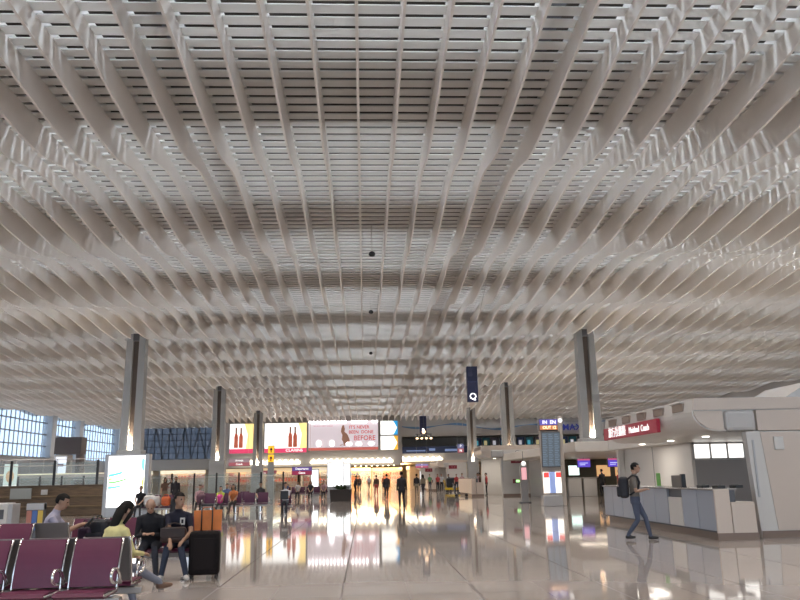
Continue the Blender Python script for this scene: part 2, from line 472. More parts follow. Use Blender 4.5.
        z0 = Vector((0, 0, 0.045 * k - an.z + fz)) if fz == 0 else Vector((0, 0, -0.045 * k))
        hl = an + z0 - fd * 0.055 * k; toe = an + z0 + fd * 0.175 * k
        loft(mb, [hl, hl.lerp(toe, 0.15), hl.lerp(toe, 0.45), hl.lerp(toe, 0.78), toe], [(0.026 * k, 0.030 * k), (0.038 * k, 0.043 * k), (0.042 * k, 0.043 * k), (0.046 * k, 0.034 * k), (0.026 * k, 0.022 * k)], (fd.y, -fd.x, 0), 10)
        loft(mb, [an, an + z0 * 0.6], [(0.042 * k,) * 2, (0.045 * k,) * 2], (1, 0, 0), 10)
        seg.append((hl, toe, 0.05, 'shoe'))
    me = mb.mesh('body', None)
    tmp = bpy.data.objects.new('tmp', me); COL.objects.link(tmp)
    rm = tmp.modifiers.new('r', 'REMESH'); rm.mode = 'VOXEL'; rm.voxel_size = voxel; rm.use_smooth_shade = True
    sm = tmp.modifiers.new('s', 'SMOOTH'); sm.factor = 0.5; sm.iterations = 3 if near else 2
    fin = bpy.data.meshes.new_from_object(tmp.evaluated_get(bpy.context.evaluated_depsgraph_get()))
    bpy.data.objects.remove(tmp); bpy.data.meshes.remove(me)
    n = len(fin.polygons); c = np.empty(n * 3, 'f'); fin.polygons.foreach_get('center', c); c = c.reshape(-1, 3)
    if near:
        for s in (-1, 1):
            seg.append((hp((s * 0.031, 0.088, 0.018)), hp((s * 0.033, 0.086, 0.018)), 0.098, 'eye!%.4f' % (0.0135 * k)))
            seg.append((hp((s * 0.022, 0.094, 0.040)), hp((s * 0.046, 0.082, 0.042)), 0, 'brow!%.4f' % (0.0105 * k)))
        seg.append((hp((-0.02, 0.092, -0.062)), hp((0.02, 0.092, -0.062)), 0, 'lip!%.4f' % (0.013 * k)))
    names = ['shirt', 'pants', 'skin', 'shoe', 'eye', 'brow', 'lip']
    best = np.full(n, 9.0); idx = np.zeros(n, int)
    for a, b2, r, tg in seg:
        a = np.array(a); ab = np.array(b2) - a; L2 = max(1e-9, float(ab @ ab))
        t = np.clip(((c - a) @ ab) / L2, 0, 1); dd = np.linalg.norm(c - a - t[:, None] * ab, axis=1)
        if '!' in tg:
            tg, lim = tg.split('!'); idx[dd < float(lim)] = names.index(tg); continue
        dd = dd - r * k; w = dd < best; best[w] = dd[w]; idx[w] = names.index(tg)
    for m in (shirt, pants, skin, shoe, EYE, hair_mat or HAIR, LIP): fin.materials.append(m)
    fin.polygons.foreach_set('material_index', idx.astype('i')); fin.polygons.foreach_set('use_smooth', [True] * n); fin.name = 'body'; fin.update()
    body = link('body', fin, root)
    # hair
    if hair != 'bald':
        bm = bmesh.new(); bmesh.ops.create_uvsphere(bm, u_segments=20, v_segments=14, radius=1)
        for v in bm.verts: v.co = Vector((v.co.x * 0.086, v.co.y * 0.106 - 0.010, v.co.z * 0.108 + 0.024))
        dead = [v for v in bm.verts if (v.co.y > 0.035 and v.co.z < 0.062) or (v.co.z < 0.0 and v.co.y > -0.01) or v.co.z < -0.055]
        bmesh.ops.delete(bm, geom=dead, context='VERTS')
        rnd = random.Random(len(label))
        for v in bm.verts: v.co += v.co.normalized() * rnd.uniform(-0.003, 0.005)
        hm = bpy.data.meshes.new('hair'); bm.to_mesh(hm); bm.free(); hm.materials.append(hair_mat or HAIR)
        hm.polygons.foreach_set('use_smooth', [True] * len(hm.polygons)); hm.transform(HM)
        if hair == 'long':
            q = MB(); M2 = HM
            loft(q, [M2 @ Vector(p) for p in ((0, -0.05, 0.07), (0, -0.082, 0.0), (0, -0.095, -0.10), (0, -0.10, -0.20), (0, -0.10, -0.30))],
                 [(0.06, 0.04), (0.085, 0.045), (0.088, 0.04), (0.08, 0.032), (0.05, 0.018)], sd, 12)
            for s in (-1, 1): q.tube([M2 @ Vector((s * 0.07, 0.03, 0.05)), M2 @ Vector((s * 0.088, 0.01, -0.04)), M2 @ Vector((s * 0.085, -0.03, -0.17))], [0.02, 0.026, 0.018], 8)
            bm = bmesh.new(); bm.from_mesh(hm); m3 = q.mesh('t', None); bm.from_mesh(m3); bm.to_mesh(hm); bm.free(); bpy.data.meshes.remove(m3)
            hm.polygons.foreach_set('use_smooth', [True] * len(hm.polygons))
        link('hair', hm, root)
    return root, dict(P=P, up=up, fw=fw, sd=sd, hc=hc, HM=HM, neck=neck0, k=k)
# ================================================================== COLUMNS
def curve_pts(f, n): return [f(i / n) for i in range(n + 1)]
UPL = glow('uplight_lens', (1.0, 0.88, 0.72), 9.0)
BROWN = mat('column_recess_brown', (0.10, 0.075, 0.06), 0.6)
col_spots = [(-11.7, 39.4, 'grey twin-flanged roof column behind the bright white advertising lightbox'),
             (11.7, 39.4, 'grey twin-flanged roof column rising behind the red-signed service kiosk'),
             (-11.7, 62.4, 'grey twin-flanged roof column left of the bottle billboard'),
             (11.7, 62.4, 'grey twin-flanged roof column rising behind the second white kiosk'),
             (-11.7, 85.4, 'grey twin-flanged roof column standing in front of the bottle billboard'),
             (11.9, 85.4, 'grey twin-flanged roof column under the tall blue letter sign, farthest right')]
col0 = None
for (x, y, lab) in col_spots:
    if col0 is None:
        c = col0 = empty('roof_column', (x, y, 0), 0, lab, 'column', 'twin-flanged roof columns', 'thing')
        for s in (-1, 1):
            MB().add([(s * .13, -.30, 3.07), (s * .53, -.30, 3.07), (s * .53, .30, 3.07), (s * .13, .30, 3.07),
                      (s * .16, -.28, 8.95), (s * .46, -.28, 8.95), (s * .46, .28, 8.95), (s * .16, .28, 8.95)],
                     [(0, 1, 2, 3), (4, 5, 6, 7), (0, 1, 5, 4), (1, 2, 6, 5), (2, 3, 7, 6), (3, 0, 4, 7)]).build('flange', COLGREY, c)
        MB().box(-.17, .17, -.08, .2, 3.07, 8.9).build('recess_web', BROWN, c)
        b = MB(); b.rbox(-.62, .62, -.42, .42, 0, 3.08, .05); b.build('column_base', COLGREY, c)
        MB().rbox(-.12, .12, -.28, -.10, 3.07, 3.26, .02).build('uplight', UPL, c)
        MB().rbox(-.19, .19, -.26, .2, 8.6, 8.98, .03).build('column_head', DGREY, c)
        l = area_light('column_uplight', (0, -.19, 3.30), (math.pi, 0, 0), .2, .12, 170, (1, .82, .62)); l.parent = c
    else:
        c = copy_tree(col0); c.location = (x, y, 0); c['label'] = lab
        if (x, y) == (11.7, 39.4):      # this one rises from the check-in canopy
            for ch in list(c.children):
                if ch.name.startswith('column_base'): bpy.data.objects.remove(ch)
            MB().rbox(-.62, .62, -.42, .42, 3.06, 3.28, .05).build('column_base', COLGREY, c)

# ================================================================== SERVICE KIOSKS ON THE RIGHT
LIT = glow('lit_frosted_panel', (1.0, 0.98, 0.93), 1.5)
SOFF = mat('soffit_white', (0.66, 0.62, 0.57), 0.45)
NICHE = mat('lamp_niche_brown', (0.34, 0.27, 0.22), 0.6)
BASEB = mat('skirting_brown', (0.23, 0.16, 0.12), 0.4)
def kiosk(X0, Y0, W, L, zs, label, backwall=True, endx=0.95, Lc=None):
    Lc = Lc or L
    k = empty('service_kiosk', (X0, Y0, 0), 0, label, 'kiosk', 'white service kiosks along the right of the concourse')
    z = lambda v: v * zs
    curve = [(0.0, z(2.88))] + [(0.62 * (1 - math.cos(t)), z(2.88) - z(0.46) * math.sin(t)) for t in [i * math.pi / 16 for i in range(1, 9)]]
    prof = [(0.06, z(3.20))] + curve + [(W, z(2.42)), (W, z(3.20))]
    cm = MB().prism(prof, 0.0, Lc, 'y').build('canopy', WHITE, k)
    if Lc < L: MB().box(2.2, W, Lc + .002, L, z(2.42), z(3.2)).build('rear_roof', WHITE, k)
    # end face of the canopy: beam, curved cheek, corner panel
    MB().prism([(0.06, z(3.20)), (0.02, z(2.92)), (W, z(2.92)), (W, z(3.20))], -0.05, -0.001, 'y').build('end_beam', BEIGE, k)
    cheek = [(x + 0.03, v + 0.02) for x, v in curve] + [(0.72, z(2.44)), (0.72, z(2.90)), (0.05, z(2.90))]
    MB().prism(cheek, -0.04, -0.001, 'y').build('end_cheek', BEIGE, k)
    MB().rbox(0.75, endx + 0.28, -0.12, 0.35, z(2.42), z(2.90), 0.08).build('corner_panel', mat('corner_grey', (.52, .50, .48), .55), k)
    ew = MB()
    ew.prism([(endx + .10, 0), (W + 0.3, 0), (W + 0.3, z(2.40)), (endx, z(2.40))], -0.10, 0.10, 'y')
    ew.build('end_wall', WHITE, k)
    p = MB()
    p.prism([(endx + .50, .16), (endx + .50 + (W - endx - .5) * .60, .16), (endx + .50 + (W - endx - .5) * .60, z(2.38)), (endx + .34, z(2.38))], -0.115, -0.101, 'y')
    p.prism([(endx + .52 + (W - endx - .5) * .60, .16), (W + .3, .16), (W + .3, z(2.38)), (endx + .52 + (W - endx - .5) * .60, z(2.38))], -0.115, -0.101, 'y')
    p.prism([(endx + .30, z(2.42)), (W + .3, z(2.42)), (W + .3, z(2.90)), (endx + .30, z(2.90))], -0.115, 0.1, 'y')
    p.build('wall_panel', BEIGE if Y0 < 30 else WHITE, k)
    MB().box(endx + .11, W + .3, -0.13, 0.10, 0, 0.15).build('skirting', BASEB, k)
    MB().box(endx + .12, endx + .16, -0.125, -.1, z(.9), z(2.2)).build('edge_strip', GREY, k)
    # downlight niches in the fascia
    n = 5
    for i in range(n):
        y = Lc * (0.15 + 0.70 * i / (n - 1)) if L < 12 else .80 + 1.28 * i
        nm = MB().rbox(-0.02, 0.05, y - .32, y + .32, z(2.94), z(3.13), .01).build('lamp_niche', NICHE, k)
        MB().rbox(-0.07, 0.02, y - .34, y + .34, z(3.135), z(3.165), .008).build('lamp_hood', WHITE, nm)
    if L < 12: MB().box(.5, W, L - .12, L - .02, 0, z(2.42)).build('rear_wall', WHITE, k)
    if backwall:
        bw = MB().box(2.75, 2.85, L * .5 if L < 12 else 6.7, L, 0, z(2.42)); bw.build('back_wall', WHITE, k)
        MB().box(2.74, 2.755, (L * .75) - .01, (L * .75) + .01, 0.2, z(2.4)).build('wall_seam', DGREY, k)
        MB().rbox(2.5, 2.75, L - .25, L, 0, z(2.42), .03).build('wall_post', WHITE, k)
        y1 = 6.7 if L >= 12 else L * .5
        MB().box(2.85, W, y1, y1 + .1, 0, z(1.88)).build('partition', mat('partition_grey', (0.30, 0.29, 0.29), .5), k)
        fr = MB(); 
        for i in range(5): fr.box(2.80 + i * .56, 2.86 + i * .56, y1 - .02, y1 + .08, z(1.88), z(2.42))
        fr.box(2.8, 5.1, y1 - .02, y1 + .08, z(1.86), z(1.92)); fr.box(2.8, 5.1, y1 - .02, y1 + .08, z(2.36), z(2.42))
        fro = fr.build('light_box_frame', GREY, k)
        for i in range(4): MB().box(2.86 + i * .56, 3.36 + i * .56, y1, y1 + .05, z(1.92), z(2.36)).build('light_panel', LIT, fro)
        for i in range(3):
            MB().lathe([(.09, 0), (.09, -.02), (.06, -.025)], (1.4, 2.5 + i * 2.4, z(2.42))).build('downlight', glow('downlight_lens', (1, .93, .8), 6), k)
    return k
k1 = kiosk(7.76, 17.85, 5.4, 13.4, 1.0, 'nearest white kiosk with beige end wall, curved canopy and five lamp niches', endx=1.2, Lc=6.75)
MB().rbox(1.83, 2.06, -.16, -.115, 1.97, 2.27, .015).build('access_panel', WHITE, k1)
for i, (x, y) in enumerate(((1.6, 3.5), (1.6, 8.5))):
    l = area_light('kiosk_downlight', (x, y, 2.39), (0, 0, 0), 1.2, 1.2, 32, (1, .92, .82)); l.parent = k1
k2 = kiosk(8.75, 58.0, 4.6, 3.7, 1.16, 'second white kiosk with round clock and two red plaques on its end wall', endx=1.4)
l = area_light('kiosk_downlight', (1.4, 1.8, 2.78), (0, 0, 0), 1.6, 1.6, 45, (1, .92, .82)); l.parent = k2
k3 = kiosk(7.9, 85.0, 2.9, 9, 1.02, 'third white kiosk down the concourse with one red plaque', backwall=False, endx=1.0)
k4 = kiosk(6.5, 97.0, 3.0, 3, 1.0, 'farthest white kiosk with one red plaque, next to the arcade', backwall=False, endx=.4)
# grey hood standing on the first kiosk roof
h = empty('roof_hood', (11.6, 21.0, 3.2), 0, 'light grey sloped hood on top of the nearest kiosk roof', 'hood')
MB().prism([(-.75, 0), (2.6, 0), (2.6, .75), (0.35, .62)], -1.2, 1.2, 'y').build('hood_body', GREY, h)
MB().prism([(0.4, .05), (2.5, .05), (2.5, .66), (0.75, .56)], -1.215, -1.2, 'y').build('hood_face', mat('hood_grey', (.3, .29, .29), .5), h)

# red-brown roof sign of the first kiosk
sg = empty('kiosk_sign', (7.70, 22.1, 2.52), R(-90), 'long red sign with white Chinese and English lettering under kiosk canopy', 'sign')
MB().rbox(-2.27, 2.27, -.05, .05, 0, .36, .015).build('sign_panel', mat('red_sign', (0.30, 0.02, 0.04), .4, emit=(.3, .015, .035), es=.25), sg)
text('chinese_lettering', '旅行社櫃檯', .32, SIGNWHITE, sg, (-.95, -.06, .18), ext=.006, bold=.0)
text('english_lettering', 'Mainland', .25, SIGNWHITE, sg, (.55, -.06, .17), ext=.006, sx=.95)
text('english_lettering', 'Coach', .25, SIGNWHITE, sg, (1.42, -.06, .17), ext=.006, sx=.95)

def plaque(x, y, z, w, h, lab, green=False, body='Customer Service'):
    p = empty('wall_plaque', (x, y, z), 0, lab, 'sign', 'red plaques on the kiosk walls')
    MB().rbox(-w / 2, w / 2, -.03, 0, 0, h, .008).build('plaque_panel', MAROON, p)
    text('lettering', body, h * .42, mat('plaque_lettering', (.6, .45, .42), .5), p, (.06, -.035, h / 2), ext=.002, sx=.8)
    if green: MB().rbox(-.22, .06, -.045, -.03, h * .2, h * .8, .01).build('lit_arrow', glow('green_arrow', (.45, 1, .35), 1.6), p)
plaque(11.4, 57.87, 2.37, .92, .31, 'upper red plaque on the second white kiosk, under its clock', body='Q 1 - 20')
plaque(11.47, 57.87, .91, .92, .31, 'lower red plaque on the second kiosk with green lit patch', True, '')
plaque(9.62, 84.87, 2.3, .9, .38, 'red plaque high on the third white kiosk end wall', body='P 1 - 20')
plaque(7.95, 96.87, 2.1, .9, .42, 'red plaque on the farthest white kiosk end wall', body='N 1 - 20')
ck = empty('wall_clock', (11.46, 57.86, 3.13), 0, 'round white letter clock disc on the second kiosk above plaque', 'clock')
Mx = Matrix.Rotation(R(90), 4, 'X')
MB().lathe([(.19, 0), (.19, .05), (.15, .06)], n=24, M=Mx).build('clock_rim', DGREY, ck)
MB().lathe([(.155, .05), (.155, .064), (.1, .066)], n=24, M=Mx).build('clock_face', WHITE, ck)
MB().box(-.008, .008, -.075, -.068, 0, .11).box(-.008, .08, -.075, -.068, -.008, .008).build('clock_hands', BLACK, ck)

# service counters in front of the kiosks
BLUEG = mat('counter_blue_grey', (0.33, 0.36, 0.42), 0.35)
TOP = mat('counter_top', (0.30, 0.28, 0.27), 0.25)
def counter(X0, Y0, n, pitch, lab, white_at=None, pm=BLUEG, h=1.10):
    c = empty('service_counter', (X0, Y0, 0), 0, lab, 'counter', 'service counters of the kiosks')
    L = n * pitch
    MB().box(.06, .50, .02, L, .16, h - .02).build('counter_body', DGREY, c)
    MB().box(.12, .48, .05, L - .02, 0, .17).build('plinth', BASEB, c)
    for i in range(n):
        if i == white_at: MB().rbox(.0, .06, i * pitch + .03, (i + 1) * pitch - .03, .2, h - .22, .01).build('white_door_panel', WHITE, c)
        else: MB().rbox(0, .06, i * pitch + .012, (i + 1) * pitch - .012, .2, h - .02, .01).build('front_panel', pm, c)
    MB().rbox(-.04, .55, -.02, L + .02, h - .02, h + .02, .012).build('counter_top', TOP, c)
    MB().rbox(-.01, .34, -.06, -.0, 0.0, h, .012).build('end_panel', BEIGE, c)
    MB().rbox(.36, .90, -.05, .55, 0.0, h - .28, .012).build('low_end_cabinet', BEIGE, c)
    MB().box(-.015, .91, -.065, .0, 0, .16).build('end_skirting', BASEB, c)
    return c
counter(7.82, 17.3, 9, .9, 'long blue-grey panelled counter in front of the nearest kiosk', 2)
counter(7.95, 58.2, 8, 1.0, 'pale panelled counter in front of the second white kiosk', None, WHITE, 1.3)
counter(7.0, 86.0, 5, 1.0, 'short pale counter in front of the third white kiosk', None, WHITE, 1.15)

# things on the first counter
m = empty('counter_monitor', (8.04, 19.6, 1.12), R(-90), 'dark grey monitor seen from behind on the counter, above white panel', 'monitor')
MB().rbox(-.30, .30, -.12, -.05, .0, .30, .02).build('monitor_back', mat('monitor_grey', (.17, .15, .13), .5), m)
MB().rbox(.2, .36, -.10, .0, .0, .33, .02).build('monitor_side', BLACK, m)
MB().box(-.12, .12, -.06, .1, .0, .03).build('monitor_foot', BLACK, m)
lf = empty('leaflet_holder', (8.02, 21.0, 1.12), R(-90), 'green leaflet holder standing on the blue-grey counter', 'leaflet holder')
MB().rbox(-.13, .13, -.02, .0, .02, .36, .006).build('leaflet', mat('leaflet_green', (.18, .50, .10), .5), lf)
MB().box(-.14, .14, -.08, .06, 0, .025).build('holder_base', mat('clear_base', (.5, .55, .5), .2), lf)
for (x, y, lab) in ((8.04, 18.3, 'small black card reader on counter left of its end panel'), (8.04, 17.48, 'small black card reader at the near end of counter'), (8.46, 17.5, 'small black stapler on the low cabinet at counter end')):
    zz = 1.12 if x < 8.5 else .82
    b = empty('card_reader' if x < 8.5 else 'stapler', (x, y, zz), R(-90), lab, 'office device')
    MB().rbox(-.16, .16, -.09, .09, 0, .07, .015).build('case', BLACK, b); MB().rbox(-.12, .0, -.06, .06, .07, .082, .004).build('keypad', DGREY, b)
for i, (y, rz, lab) in enumerate(((17.75, .2, 'white paper sheet flat near the counter end'), (18.55, -.3, 'white paper sheet on counter beside the monitor'))):
    b = MB().box(-.15, .15, -.105, .105, 0, .004).build('paper_sheet', mat('paper', (.8, .8, .8), .6), None, (8.05, y + .15, 1.121), (0, 0, rz)); tag(b, lab, 'paper')

# ================================================================== FLIGHT BOARD TOWER, TOTEM, HANGING SIGNS
fb = empty('flight_board', (9.24, 38.0, 0), 0, 'tall flight information tower with blue screens and round lit logo on top', 'information board')
MB().rbox(.36, .56, -.25, .35, 0, 4.32, .03).build('side_post', mat('tower_beige', (.46, .41, .36), .4), fb)
MB().rbox(-.52, .40, .0, .3, 0, 4.0, .03).build('tower_back', mat('tower_back_beige', (.42, .38, .34), .4), fb)
MB().rbox(-.56, .42, -.1, .3, 3.62, 4.2, .03).build('header_frame', DGREY, fb)
MB().box(-.54, .40, -.115, -.1, 3.9, 4.17).build('header_blue', glow('header_blue', (.10, .09, .42), .6), fb)
MB().box(-.54, .40, -.115, -.1, 3.66, 3.88).build('header_orange', glow('header_orange', (.50, .20, .08), .6), fb)
text('header_lettering', 'IN  EN', .24, SIGNWHITE, fb, (-.06, -.125, 4.03), ext=.003, bold=.006)
text('header_lettering', 'OUT 12', .2, glow('amber_letters', (1, .75, .45), 1.6), fb, (-.06, -.125, 3.77), ext=.003, bold=.004)
Ms = Matrix.Translation((0, -.12, 1.85)) @ Matrix.Rotation(R(8), 4, 'X')
sc = MB().rbox(-.55, .38, -.06, .06, 0, 1.72, .02, Ms).build('screen_frame', DGREY, fb)
SCRB = glow('flight_screen', (.11, .14, .17), .5)
for i in range(3):
    s_ = MB().box(-.52 + .295 * i, -.235 + .295 * i, -.072, -.06, .04, 1.68, Ms).build('flight_screen', SCRB, sc)
    q = MB()
    for j in range(18): q.box(-.50 + .295 * i, -.27 + .295 * i - (j * 7 % 5) * .02, -.076, -.072, .1 + j * .086, .13 + j * .086, Ms)
    q.build('flight_rows', glow('flight_rows', (.17, .23, .30), .6), s_)
for i, c3 in enumerate(((1, .9, .8), (.25, .33, .6), (1, .93, .85))):
    a = MB().rbox(-.5 + .3 * i, -.22 + .3 * i, -.12, .02, .62, 1.62, .02).build('poster_box', glow('poster_%d' % i, c3, 1.3 if i != 1 else .7), fb)
    if i != 1: MB().box(-.49 + .3 * i, -.23 + .3 * i, -.125, -.12, 1.35, 1.6).build('poster_top', glow('poster_red', (.75, .08, .07), .9), a)
MB().rbox(-.58, .5, -.22, .36, 0, .5, .03).build('tower_base', GREY, fb)
Mr = Matrix.Translation((.46, -.26, 4.10)) @ Matrix.Rotation(R(90), 4, 'X')
MB().lathe([(.11, 0), (.11, .03), (.08, .035)], n=20, M=Mr).build('round_logo', SIGNWHITE, fb)

tt = empty('info_totem', (8.85, 43.2, 0), 0, 'slim grey totem with small lit ad and round cap before second kiosk', 'totem')
MB().rbox(-.20, .20, -.12, .12, .0, 2.0, .03).build('totem_body', mat('totem_grey', (.26, .25, .25), .4), tt)
MB().rbox(-.14, .14, -.14, -.12, 1.25, 1.9, .01).build('totem_screen', glow('totem_screen', (.7, .35, .38), .9), tt)
MB().lathe([(.13, 0), (.13, .04)], n=18, M=Matrix.Translation((0, -.1, 2.12)) @ Matrix.Rotation(R(90), 4, 'X')).build('totem_lamp', SIGNWHITE, tt)
MB().tube([(0, 0, 2.0), (0, 0, 2.8)], .015, 6).build('totem_mast', DGREY, tt)
MB().rbox(-.32, .32, -.22, .22, 0, .06, .02).build('totem_foot', DGREY, tt)

NAVY = mat('navy_sign', (0.012, 0.014, 0.06), 0.4)
def letter_sign(x, y, z0, w, h, ch, lab, stay=None):
    s = empty('letter_sign', (x, y, z0), 0, lab, 'sign', 'hanging blue aisle letter signs')
    MB().rbox(-w / 2, w / 2, -w * .3, w * .3, 0, h, .02).build('sign_box', NAVY, s)
    text('letter', ch, w * .82, glow('lit_letter', (1, 1, 1), 2.0), s, (0, -w * .3 - .012, w * .48), ext=.008, bold=.0)
    MB().box(-w * .4, w * .4, -w * .3 - .006, -w * .3, h * .55, h * .57).build('trim_line', mat('sign_trim', (.03, .035, .12), .4), s)
    q = MB(); zt = wave(y)[1] - z0
    q.tube([(0, 0, h), (0, 0, zt + .1)], .012, 6)
    if stay: q.tube([(-w * .3, 0, h), stay], .012, 6)
    q.build('hanging_cable', STEEL, s)
letter_sign(5.42, 38, 5.1, .54, 1.78, 'Q', 'nearer navy hanging sign with a lit white letter at its foot', (-.55, -9.5, 4.1))
letter_sign(5.32, 70, 5.3, .62, 1.62, 'P', 'farther navy hanging sign with a lit letter above spotlight cluster')
sp = empty('spotlight_cluster', (5.35, 69.6, 4.82), 0, 'cluster of four warm spotlights below the farther hanging sign', 'spotlight')
MB().tube([(-.75, 0, .45), (.75, 0, .45)], .03, 8).tube([(0, 0, .45), (0, .2, 4.6)], .012, 6).build('rail', DGREY, sp)
for i in range(4):
    a = MB().lathe([(.05, .28), (.12, .1), (.13, 0)], (-.62 + .42 * i, 0, .1), 12).build('spot_housing', DGREY, sp)
    MB().ball((-.62 + .42 * i, -.02, .1), .12, 10).build('spot_lamp', glow('warm_spot', (1, .62, .36), 3.2), a)
MB().ball((.0, 0, .65), .16, 10).build('top_lamp', glow('warm_spot', (1, .62, .36), 3.2), sp)

# round black cameras hanging under the ceiling
for (x, y, lab) in ((.28, 23.3, 'small black dome hanging from the ceiling, largest of the ceiling dots'), (.33, 33.5, 'small black dome on the ceiling midway down the hall'), (.4, 44.0, 'small black dome on the ceiling, farthest of the three')):
    zc = wave(y)[0]
    d = empty('dome_camera', (x, y, zc - .25), 0, lab, 'camera', 'dome cameras under the ceiling')
    MB().ball((0, 0, 0), (.11, .11, .09), 12).build('dome', BLACK, d); MB().tube([(0, 0, .06), (0, 0, wave(y)[1] - zc + .26)], .012, 6).build('drop_rod', STEEL, d)
# ================================================================== WAITING LOUNGE ON THE LEFT
PURPLE = noisy(mat('purple_vinyl', (0.115, 0.014, 0.045), 0.42), 6, .06)
SHELL = mat('seat_shell_grey', (0.13, 0.115, 0.11), 0.5)
def bench(x, y, rz, n, lab, vinyl=PURPLE, group='airport benches', pitch=.57, far=False):
    """faces -y when rz = 0; origin under the middle of the beam"""
    b = empty('bench_seating', (x, y, 0), rz, lab, 'bench', group)
    L = n * pitch
    for i in range(n):
        xc = -L / 2 + (i + .5) * pitch
        # seat cushion
        prof = [(-.36, .425), (-.34, .455), (-.2, .462), (0.0, .445), (.07, .45), (.09, .41), (-.3, .395)]
        MB().prism(prof, xc - .245, xc + .245, 'x').build('seat', vinyl, b)
        # backrest pad curving up and back
        ys_ = [(.06 + .05 * t + .09 * t * t, .47 + .46 * t) for t in [j / 8 for j in range(9)]]
        pad = [(a - .022, z) for a, z in ys_] + [(a + .012, z) for a, z in reversed(ys_)]
        MB().prism(pad, xc - .232, xc + .232, 'x').build('backrest', vinyl, b)
        sh = [(a + .013, z) for a, z in ys_] + [(a + .045, z - .005) for a, z in reversed(ys_)]
        MB().prism(sh, xc - .24, xc + .24, 'x').build('back_shell', SHELL, b)
        if far: continue
        for s in (-1, 1):
            MB().tube([(xc + s * .243, -.34, .43), (xc + s * .243, .05, .43)] + [(xc + s * .243, a, z) for a, z in ys_], .013, 6).build('chrome_frame', CHROME, b)
    arm = [(.04, .50), (-.02, .60), (-.10, .655), (-.22, .66), (-.27, .62), (-.27, .56), (-.20, .53), (-.10, .52)]
    for i in range(n + 1):
        xa = -L / 2 + i * pitch
        MB().tube([(xa, a, z) for a, z in arm], .017, 6).build('armrest', CHROME, b)
    MB().rbox(-L / 2 - .05, L / 2 + .05, -.13, -.03, .31, .385, .012).build('beam', mat('beam_aluminium', (.42, .38, .35), .4, .6), b)
    for xl in ((-L / 2 + .3, L / 2 - .3) if n < 5 else (-L / 2 + .4, 0, L / 2 - .4)):
        q = MB().rbox(xl - .035, xl + .035, -.11, -.05, .05, .32, .01)
        q.rbox(xl - .035, xl + .035, -.36, .2, 0.0, .05, .015); q.build('leg', CHROME, b)
    return b
AX = [-4.51, -3.94, -3.37, -2.80]
bench(-3.655, 8.33, 0, 4, 'purple bench with chrome armrests at the very front, facing the camera')
bench(-3.655, 8.95, math.pi, 4, 'grey-backed bench back to back behind the front purple bench')
bench(-5.49, 11.9, 0, 2, 'short purple bench in the second row, facing the camera')
bench(-5.02, 12.38, math.pi, 2, 'short bench seen from its grey back, under the man typing')
bench(-3.72, 13.15, 0, 4, 'bench under the bald man and young man in navy')

# ---- people in the lounge
LILAC = cloth('lilac_shirt', (.36, .34, .42)); DPANT = cloth('dark_trousers', (.03, .03, .04)); YEL = cloth('yellow_knit', (.62, .55, .25))
JEANG = cloth('grey_jeans', (.22, .23, .28)); BLKT = cloth('black_shirt', (.014, .013, .016)); NAVT = cloth('navy_tee', (.012, .011, .024))
JEAN = cloth('blue_jeans', (.075, .09, .135)); WSHOE = mat('white_shoe', (.6, .57, .55), .6); BSHOE = mat('brown_shoe', (.16, .09, .06), .5)
# man in lilac-grey shirt bent over a tablet, facing right
person('seated man in pale lilac shirt typing on a tablet, seen from the side', (-4.97, 12.62, 0), R(-78), LILAC, DPANT, near=True, voxel=.0125, pelvis=(0, -.05, .545), lean=.30,
       head_pitch=.35, lh=(-.10, .50, .86), rh=(.10, .46, .86), lf=(-.12, .42), rf=(.12, .42), lpole=(-.6, -.5, -1), rpole=(.6, -.5, -1), sit=True)
tb = empty('tablet', (-4.41, 12.72, .845), R(-78), 'black tablet held by the man in lilac shirt', 'tablet')
MB().rbox(-.13, .13, -.01, .01, -.02, .17, .006, Matrix.Rotation(R(-40), 4, 'X')).build('tablet_case', BLACK, tb)
MB().box(-.11, .11, -.0125, -.0105, .0, .15, Matrix.Rotation(R(-40), 4, 'X')).build('tablet_screen', mat('screen_off', (.03, .035, .05), .1), tb)
# woman in yellow, back to the camera, legs crossed to the right
person('seated woman in pale yellow top with long black hair, seen from behind', (-3.02, 9.62, 0), R(-40), YEL, JEANG, BSHOE, near=True, voxel=.0125, pelvis=(0, -.12, .545), lean=.42, H=1.63,
       head_pitch=.35, hair='long', sleeves='long', lh=(-.06, .36, .62), rh=(.14, .34, .66), lf=(-.02, .36), rf=(.12, .62), rf_z=.22, sit=True, lpole=(-.7, -.4, -1), rpole=(.7, -.4, -1))
# bald man
person('seated bald man in black shirt looking down at his hands', (-3.46, 12.98, 0), R(180 + 8), BLKT, DPANT, near=True, voxel=.0125, pelvis=(0, -.12, .545), lean=.48, H=1.66, head_pitch=.75,
       hair='bald', sleeves='long', lh=(-.07, .30, .70), rh=(.07, .30, .70), lf=(-.15, .34), rf=(.14, .36), lpole=(-.5, -.5, -1), rpole=(.5, -.5, -1), sit=True, build=1.12)
# young man
r4, i4 = person('seated young man in navy tee with white chest badge, looking sideways', (-3.02, 12.98, 0), R(180), NAVT, cloth('dark_jeans', (.03, .038, .065)), WSHOE, SKIN2, near=True, voxel=.0125, pelvis=(0, -.12, .545), lean=.36, H=1.68, head_pitch=.08, head_yaw=.85,
       lh=(-.16, .36, .60), rh=(.02, .42, .52), lf=(-.22, .34), rf=(.17, .30), lpole=(-.8, -.6, -.6), rpole=(.5, -.5, -.8), sit=True, foot_yaw=(.35, -.3))
c = i4['P'] + i4['up'] * .40 + i4['fw'] * .118 + i4['sd'] * -.085
Mb = Matrix.Translation(c) @ i4['sd'].to_track_quat('X', 'Z').to_matrix().to_4x4()
MB().rbox(-.038, .038, -.004, .010, -.055, .055, .004, Mb).build('shirt_badge', mat('badge_white', (.6, .58, .55), .7), r4)
MB().rbox(-.018, .018, .008, .013, -.03, .03, .003, Mb).build('badge_emblem', BLKT, r4)
